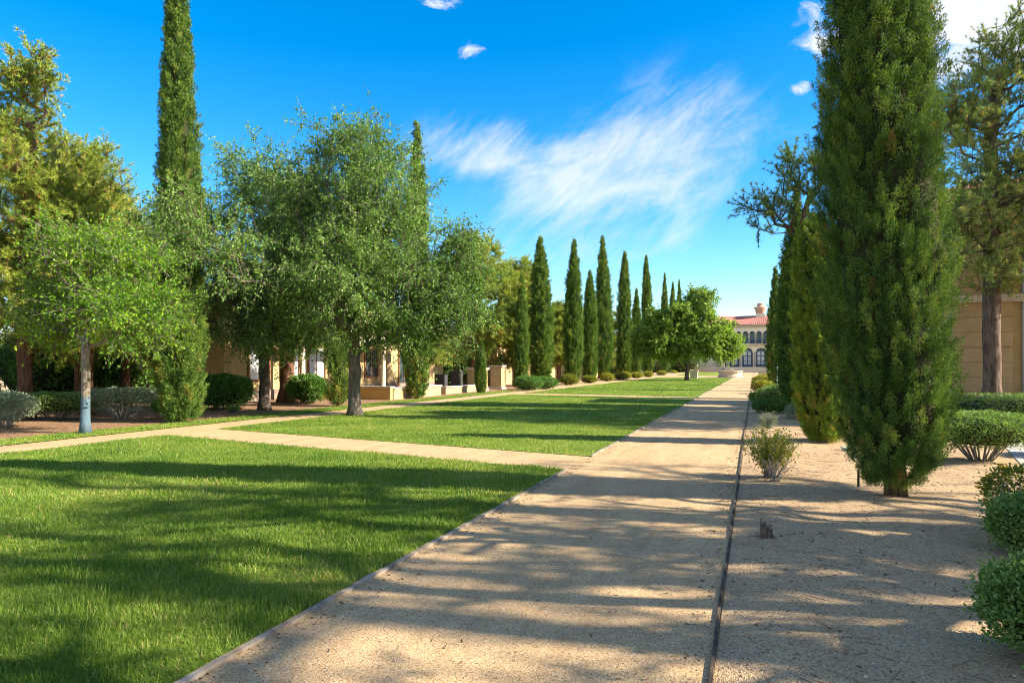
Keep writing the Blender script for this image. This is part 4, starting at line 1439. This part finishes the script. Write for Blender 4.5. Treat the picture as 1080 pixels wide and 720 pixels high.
def tile_slope(g, a, b, c, d, n, amp=.06):
    """corrugated clay-tile slope; a-b is the eave, d-c the ridge"""
    a, b, c, d = [np.array(q, float) for q in (a, b, c, d)]
    nrm = unit(np.cross(b - a, d - a))
    k = n * 6
    rows = 10
    V = []
    for j in range(rows + 1):
        v = j / rows
        for i in range(k + 1):
            u = i / k
            p = (a * (1 - u) + b * u) * (1 - v) + (d * (1 - u) + c * u) * v
            V.append(p + nrm * (amp * abs(math.sin(u * n * math.pi)) + .03 * (1 - (v * rows) % 1)))
    F = [(j * (k + 1) + i, j * (k + 1) + i + 1, (j + 1) * (k + 1) + i + 1, (j + 1) * (k + 1) + i) for j in range(rows) for i in range(k)]
    g.add(np.array(V), np.array(F))
    return g


def hip_roof(x0, x1, y0, y1, ze, zr, parent, n=40, ov=.6):
    g = Geo()
    x0, x1, y0, y1 = x0 - ov, x1 + ov, y0 - ov, y1 + ov
    w, dp = x1 - x0, y1 - y0
    h = min(w, dp) / 2
    if w >= dp:
        r0, r1 = (x0 + h, (y0 + y1) / 2, zr), (x1 - h, (y0 + y1) / 2, zr)
        tile_slope(g, (x0, y0, ze), (x1, y0, ze), r1, r0, n)
        tile_slope(g, (x1, y1, ze), (x0, y1, ze), r0, r1, n)
        tile_slope(g, (x1, y0, ze), (x1, y1, ze), r1, r1, max(6, int(n * dp / w)))
        tile_slope(g, (x0, y1, ze), (x0, y0, ze), r0, r0, max(6, int(n * dp / w)))
    else:
        r0, r1 = ((x0 + x1) / 2, y0 + h, zr), ((x0 + x1) / 2, y1 - h, zr)
        tile_slope(g, (x0, y0, ze), (x1, y0, ze), r0, r0, max(6, int(n * w / dp)))
        tile_slope(g, (x1, y1, ze), (x0, y1, ze), r1, r1, max(6, int(n * w / dp)))
        tile_slope(g, (x1, y0, ze), (x1, y1, ze), r1, r0, n)
        tile_slope(g, (x0, y1, ze), (x0, y0, ze), r0, r1, n)
    rf = part('roof', g, M['tile'], parent)
    g = Geo()
    cbox(g, x0 + .08, x1 - .08, y0 + .08, y1 - .08, ze - .22, ze - .02)
    part('eaves', g, M['stone'], parent)
    return rf


# --- mansion at the end of the path
MY = 150.0
FZ = 1.42
t = thing('mansion', 'cream two-storey mansion with red tile roof and arched loggia at the path end', 'mansion', (0, MY, 0))
g = Geo()
up = [.83 - 1.33 * k for k in range(-1, 6)]
dn = [1.2 - 2.62 * k for k in range(-1, 4)]
cbox(g, -11.4, -8.2, 0, 9, .3, 10.0)
cbox(g, 5.4, 14, 0, 9, .3, 10.0)
arcade(g, -8.2, 5.4, FZ, 6.15, dn, 1.02, FZ + 2.95, 0, .45)
arcade(g, -8.2, 5.4, 6.15, 10.0, up, .5, 8.35, 0, .4)
cbox(g, -8.2, 5.4, .62, 9, .3, 10.0)
part('wall', g, M['stucco_cream'], t)
g = Geo()
cbox(g, -11.5, 14.1, -.14, -.003, 9.55, 9.78)
cbox(g, -11.45, 14.05, -.08, -.003, 6.05, 6.2)
cbox(g, -11.45, -8.0, -.08, -.003, .3, 1.5)
cbox(g, 5.6, 14.05, -.08, -.003, .3, 1.5)
part('cornice', g, M['stone'], t)
g = Geo()
for c in dn:
    for s_ in (-1, 1):
        lathe(g := Geo(), [(.16, FZ), (.16, FZ + .12), (.11, FZ + .2), (.095, FZ + 2.6), (.15, FZ + 2.75), (.17, FZ + 2.95)], 12, (c + s_ * 1.16, -.19, 0))
        part('column', g, M['stone'], t, True)
for c in [up[0] + .665] + [q - .665 for q in up]:
    lathe(g := Geo(), [(.1, 6.4), (.065, 6.5), (.06, 8.1), (.1, 8.25), (.11, 8.35)], 10, (c, -.12, 0))
    part('column', g, M['stone'], t, True)
for c in dn:
    g = Geo()
    arch_panel(g, c, 1.05, FZ, FZ + 2.95, .5, .1)
    d_ = part('arched_door', g, M['iron_blue'], t)
    g = Geo()
    for (u0, u1, v0, v1) in ((-.5, -.08, .5, 1.1), (.08, .5, .5, 1.1), (-.5, -.08, 1.25, 2.2), (.08, .5, 1.25, 2.2), (-.5, -.08, 2.35, 3.2), (.08, .5, 2.35, 3.2)):
        cbox(g, c + u0 * 1.35, c + u1 * 1.35, .46, .497, FZ + v0, FZ + v1)
    link('pane', g.mesh('pane', M['glass_pale']), d_)
for c in up:
    g = Geo()
    arch_panel(g, c, .51, 6.3, 8.35, .45, .08)
    d_ = part('arched_window', g, M['iron_blue'], t)
    g = Geo()
    for (u0, u1, v0, v1) in ((-.36, -.05, 6.9, 8.3), (.05, .36, 6.9, 8.3)):
        cbox(g, c + u0, c + u1, .41, .447, v0, v1)
    link('pane', g.mesh('pane', M['glass']), d_)
for c in (-9.9, 7.2, 9.4, 11.6):
    for z in (2.2, 7.0):
        g = Geo()
        arch_panel(g, c, .6, z, z + 1.6, -.06, .057)
        w_ = part('arched_window', g, M['stone'], t)
        g = Geo()
        arch_panel(g, c, .5, z + .08, z + 1.58, -.075, .012)
        link('pane', g.mesh('pane', M['glass']), w_)
g = Geo()
cbox(g, -8.0, 5.2, -1.1, -.083, 5.98, 6.25)
for x in np.arange(-7.6, 5.2, 1.31):
    cbox(g, x - .1, x + .1, -.9, -.083, 5.7, 5.979)
bal = part('balcony', g, M['stone'], t)
g = Geo()
cbox(g, -8.0, 5.2, -1.08, -1.02, 7.12, 7.2)
cbox(g, -8.0, 5.2, -1.08, -1.02, 6.3, 6.35)
for x in np.arange(-7.98, 5.2, .13):
    cbox(g, x - .014, x + .014, -1.065, -1.035, 6.351, 7.119)
link('railing', g.mesh('railing', M['iron_blue']), bal)
rf = hip_roof(-11.4, 14, 0, 9, 10.15, 12.3, t, 60)
g = Geo()
cbox(g, .2, 2.0, 3.5, 4.9, 10.6, 12.7)
gg = Geo()
link('chimney', g.mesh('chimney', M['stucco_cream']), rf)
g = Geo()
a4 = [(.72, 12.7), (.95, 13.0), (1.0, 13.5), (1.3, 13.95), (1.3, 14.1), (.85, 14.15), (.62, 14.2), (.62, 14.75), (.7, 14.8), (.05, 15.05)]
lathe(g, a4, 16, (1.1, 4.2, 0))
link('chimney_pot', g.mesh('chimney_pot', M['pot'], True), rf)
# terrace, steps, balustrade
g = Geo()
cbox(g, -11.6, 14, -9, -.15, .3, FZ - .01)
part('terrace', g, M['stone'], t)
t = thing('steps', 'broad stone steps rising from the path to the mansion terrace', 'steps', (0, MY - 9, 0))
g = Geo()
for k in range(5):
    cbox(g, -5.5, 3.6, -.4 * (k + 1) + .4 - .42, -.4 * k - .003, .2, FZ - .16 * (k + 1))
part('treads', g, M['stone'], t)


def balustrade(x0, x1, y, z, lab):
    t = thing('balustrade', lab, 'balustrade', (0, y, z), 0, 'balustrades of the mansion terrace')
    g = Geo()
    cbox(g, x0, x1, -.15, .15, .0, .16)
    cbox(g, x0, x1, -.17, .17, .78, .92)
    part('rails', g, M['stone'], t)
    g = Geo()
    for x in np.arange(x0 + .5, x1 - .4, .28):
        lathe(g, [(.07, .161), (.05, .24), (.1, .42), (.06, .6), (.08, .779)], 8, (x, 0, 0))
    part('balusters', g, M['stone'], t, True)
    for x in (x0, x1):
        g = Geo()
        cbox(g, x - .3, x + .3, -.3, .3, -.05, 1.05)
        cbox(g, x - .37, x + .37, -.37, .37, 1.051, 1.17)
        part('pedestal', g, M['stone'], t)


balustrade(-11.2, -5.9, MY - 8.6, FZ, 'pale stone balustrade left of the mansion steps')
balustrade(3.9, 12.5, MY - 8.6, FZ, 'pale stone balustrade right of the mansion steps')

# --- villas
def villa_window(parent, face, pos, w, h, frame='wood', glass='glass', door=False):
    """face 'e' looks to +x, 's' to -y; pos = (along, z of sill)"""
    a, z = pos
    g, p = Geo(), Geo()
    f = .09

    def bx(gg, u0, u1, v0, v1, o0, o1):
        if face == 'e':
            cbox(gg, o0, o1, u0, u1, v0, v1)
        else:
            cbox(gg, u0, u1, -o1, -o0, v0, v1)
    bx(g, a - w / 2, a - w / 2 + f, z, z + h, .003, .07)
    bx(g, a + w / 2 - f, a + w / 2, z, z + h, .003, .07)
    bx(g, a - w / 2 + f, a + w / 2 - f, z + h - f, z + h, .003, .07)
    bx(g, a - w / 2 + f, a + w / 2 - f, z, z + f, .003, .07)
    bx(g, a - .03, a + .03, z + f, z + h - f, .003, .05)
    bx(p, a - w / 2 + f, a + w / 2 - f, z + f, z + h - f, .0025, .02)
    fr = part('door' if door else 'window', g, M[frame], parent)
    link('pane', p.mesh('pane', M[glass]), fr)


t = thing('villa', 'yellow stucco villa behind the left pines and elms', 'villa', (-21.6, 23.6, 0))
cbox(g := Geo(), -10.5, 0, 0, 22, -.1, 4.1)
part('wall', g, M['stucco'], t)
g = Geo()
cbox(g, -10.5, .06, -.06, -.003, -.1, .5)
cbox(g, .003, .06, -.003, 22, -.1, .5)
part('plinth', g, M['stone_dark'], t)
g = Geo()
for k in range(7):
    cbox(g, -6.75, -6.2, -.1 - .01 * (k % 2), -.063, k * .56 + .003, k * .56 + .55)
part('pilaster', g, M['stone_dark'], t)
for y in (2.2, 4.4, 6.6, 9.4, 12.0, 16.0, 19.0):
    villa_window(t, 'e', (y, .06 if y in (9.4, 16.0) else .9), 1.5, 2.6 if y in (9.4, 16.0) else 1.75, 'wood', 'glass_pale' if y < 9 else 'glass', y in (9.4, 16.0))
for y in (3.3, 5.5, 8.0, 10.7, 14.0):
    lathe(g := Geo(), [(.2, -.05), (.2, .12), (.13, .2), (.12, 2.7), (.2, 2.9)], 10, (1.6, y, 0))
    part('pergola_column', g, M['stone'], t, True)
g = Geo()
cbox(g, 1.4, 1.8, 2.8, 14.6, 2.9, 3.25)
part('pergola_beam', g, M['stone'], t)
hip_roof(-10.5, 0, 0, 22, 4.3, 5.9, t, 44)

t = thing('villa', 'sunlit villa with brown doors glimpsed behind the far cypress row', 'villa', (-20.5, 52.5, 0))
cbox(g := Geo(), -10, 0, 0, 44, -.1, 3.6)
part('wall', g, M['stucco'], t)
for i, y in enumerate(np.arange(2.5, 43, 4.4)):
    villa_window(t, 'e', (float(y), .06 if i % 2 == 0 else .8), 1.7 if i % 2 == 0 else 1.4, 2.6 if i % 2 == 0 else 1.7, 'wood', 'glass', i % 2 == 0)
hip_roof(-10, 0, 0, 44, 3.8, 5.3, t, 70)

t = thing('villa', 'tan rusticated villa behind the tall right pine', 'villa', (7.45, 31.6, 0))
cbox(g := Geo(), 2.0, 14, 0, 3.0, -.1, 8.2)
part('wall', g, M['stucco'], t)
g = Geo()
for k in range(14):
    cbox(g, 0, 1.997, -.12, 3.0, k * .59, k * .59 + .555)
    cbox(g, .03, 1.997, -.09, 2.97, k * .59 + .5551, k * .59 + .5899)
part('rusticated_corner', g, M['stucco_band'], t)
g = Geo()
cbox(g, -.1, 14, -.25, -.123, 4.1, 4.4)
cbox(g, -.1, 14, -.25, -.123, 7.9, 8.2)
part('string_course', g, M['stone'], t)
tube(g := Geo(), [(2.35, -.07, -.05), (2.35, -.07, 8.1)], .05, 8)
part('downpipe', g, M['galv'], t, True)
hip_roof(0, 14, 0, 3.0, 8.45, 9.2, t, 36)

# --- patio walls and gate pillars at the left
t = thing('patio_wall', 'low ochre patio wall with stone cap behind the big elm trunk', 'wall', (-16.2, 28.4, 0), 0, 'low patio walls')
cbox(g := Geo(), -5.3, 0, 0, .3, -.1, .56)
part('wall', g, M['stucco_orange'], t)
cbox(g := Geo(), -5.35, .05, -.05, .35, .561, .64)
part('cap', g, M['stone'], t)
t = thing('patio_wall', 'sunlit low patio wall beside the grass strip, up to the step gap', 'wall', (-16.2, 28.76, 0), 0, 'low patio walls')
cbox(g := Geo(), -.3, 0, 0, 5.2, -.1, .5)
part('wall', g, M['stucco'], t)
cbox(g := Geo(), -.35, .05, 0, 5.25, .501, .58)
part('cap', g, M['stone'], t)
t = thing('patio_wall', 'short sunlit low wall ending at the stone gate pillar', 'wall', (-16.5, 35.2, 0), 0, 'low patio walls')
cbox(g := Geo(), -.3, 0, 0, 5.0, -.1, .36)
part('wall', g, M['stucco'], t)
cbox(g := Geo(), -.35, .05, 0, 5.05, .361, .44)
part('cap', g, M['stone'], t)
for (x, y, w, h_, lab) in ((-16.9, 40.9, 1.0, 1.35, 'stout gate pillar with stone cap left of the short slim cypress'), (-16.9, 44.6, .8, 1.5, 'gate pillar with stone cap right of the short slim cypress')):
    t = thing('gate_pillar', lab, 'pillar', (x, y, 0), 0, 'stucco gate pillars')
    cbox(g := Geo(), -w / 2, w / 2, -w / 2, w / 2, -.1, h_)
    part('shaft', g, M['stucco'], t)
    q = w / 2 + .1
    g = Geo()
    cbox(g, -q + .05, q - .05, -q + .05, q - .05, h_ + .001, h_ + .06)
    cbox(g, -q, q, -q, q, h_ + .061, h_ + .16)
    part('cap', g, M['stone'], t)
    cbox(g := Geo(), -q + .03, q - .03, -q + .03, q - .03, -.1, .16)
    part('base', g, M['stone'], t)
for (x, y, w, h_, lab) in ((-18.6, 39.0, .66, 1.05, 'left dark grey utility cabinet behind the patio wall'), (-17.95, 40.0, .66, 1.25, 'right taller dark utility cabinet behind the patio wall')):
    t = thing('utility_cabinet', lab, 'cabinet', (x, y, 0), .1, 'dark utility cabinets')
    cbox(g := Geo(), -w / 2, w / 2, -.3, .3, -.05, h_)
    part('body', g, M['cabinet'], t)
    g = Geo()
    cbox(g, -w / 2 - .03, w / 2 + .03, -.33, .33, h_ + .001, h_ + .05)
    part('lid', g, M['cabinet'], t)
    g = Geo()
    for k in range(6):
        cbox(g, -w / 2 + .06, w / 2 - .06, -.312, -.302, .25 + k * .1, .29 + k * .1)
    part('vent', g, M['iron'], t)

# --- fountain and pedestals before the mansion
t = thing('fountain', 'round low stone fountain basin on the lawn by the path end', 'fountain', (-3.3, 102.5, 0))
lathe(g := Geo(), [(1.75, -.1), (1.75, .16), (1.6, .2), (1.55, .66), (1.72, .78), (1.75, .95), (1.45, .97), (1.42, .75), (.3, .7)], 32)
part('basin', g, M['stone'], t, False)
lathe(g := Geo(), [(.3, .6), (.26, .75), (.16, .9), (.2, 1.02), (.5, 1.1), (.52, 1.16), (.1, 1.17)], 16)
part('centrepiece', g, M['stone'], t, True)
for (x, y, lab) in ((-7.55, 93, 'square stone pedestal on the far lawn under the pale ash crown'), (.95, 93, 'square stone pedestal right of the far path, behind golden shrubs')):
    t = thing('pedestal', lab, 'pedestal', (x, y, 0), 0, 'square stone pedestals on the far lawn')
    cbox(g := Geo(), -.45, .45, -.45, .45, -.1, .85)
    part('block', g, M['stone'], t)
    g = Geo()
    cbox(g, -.55, .55, -.55, .55, .851, .98)
    cbox(g, -.5, .5, -.5, .5, .981, 1.06)
    part('cap', g, M['stone'], t)
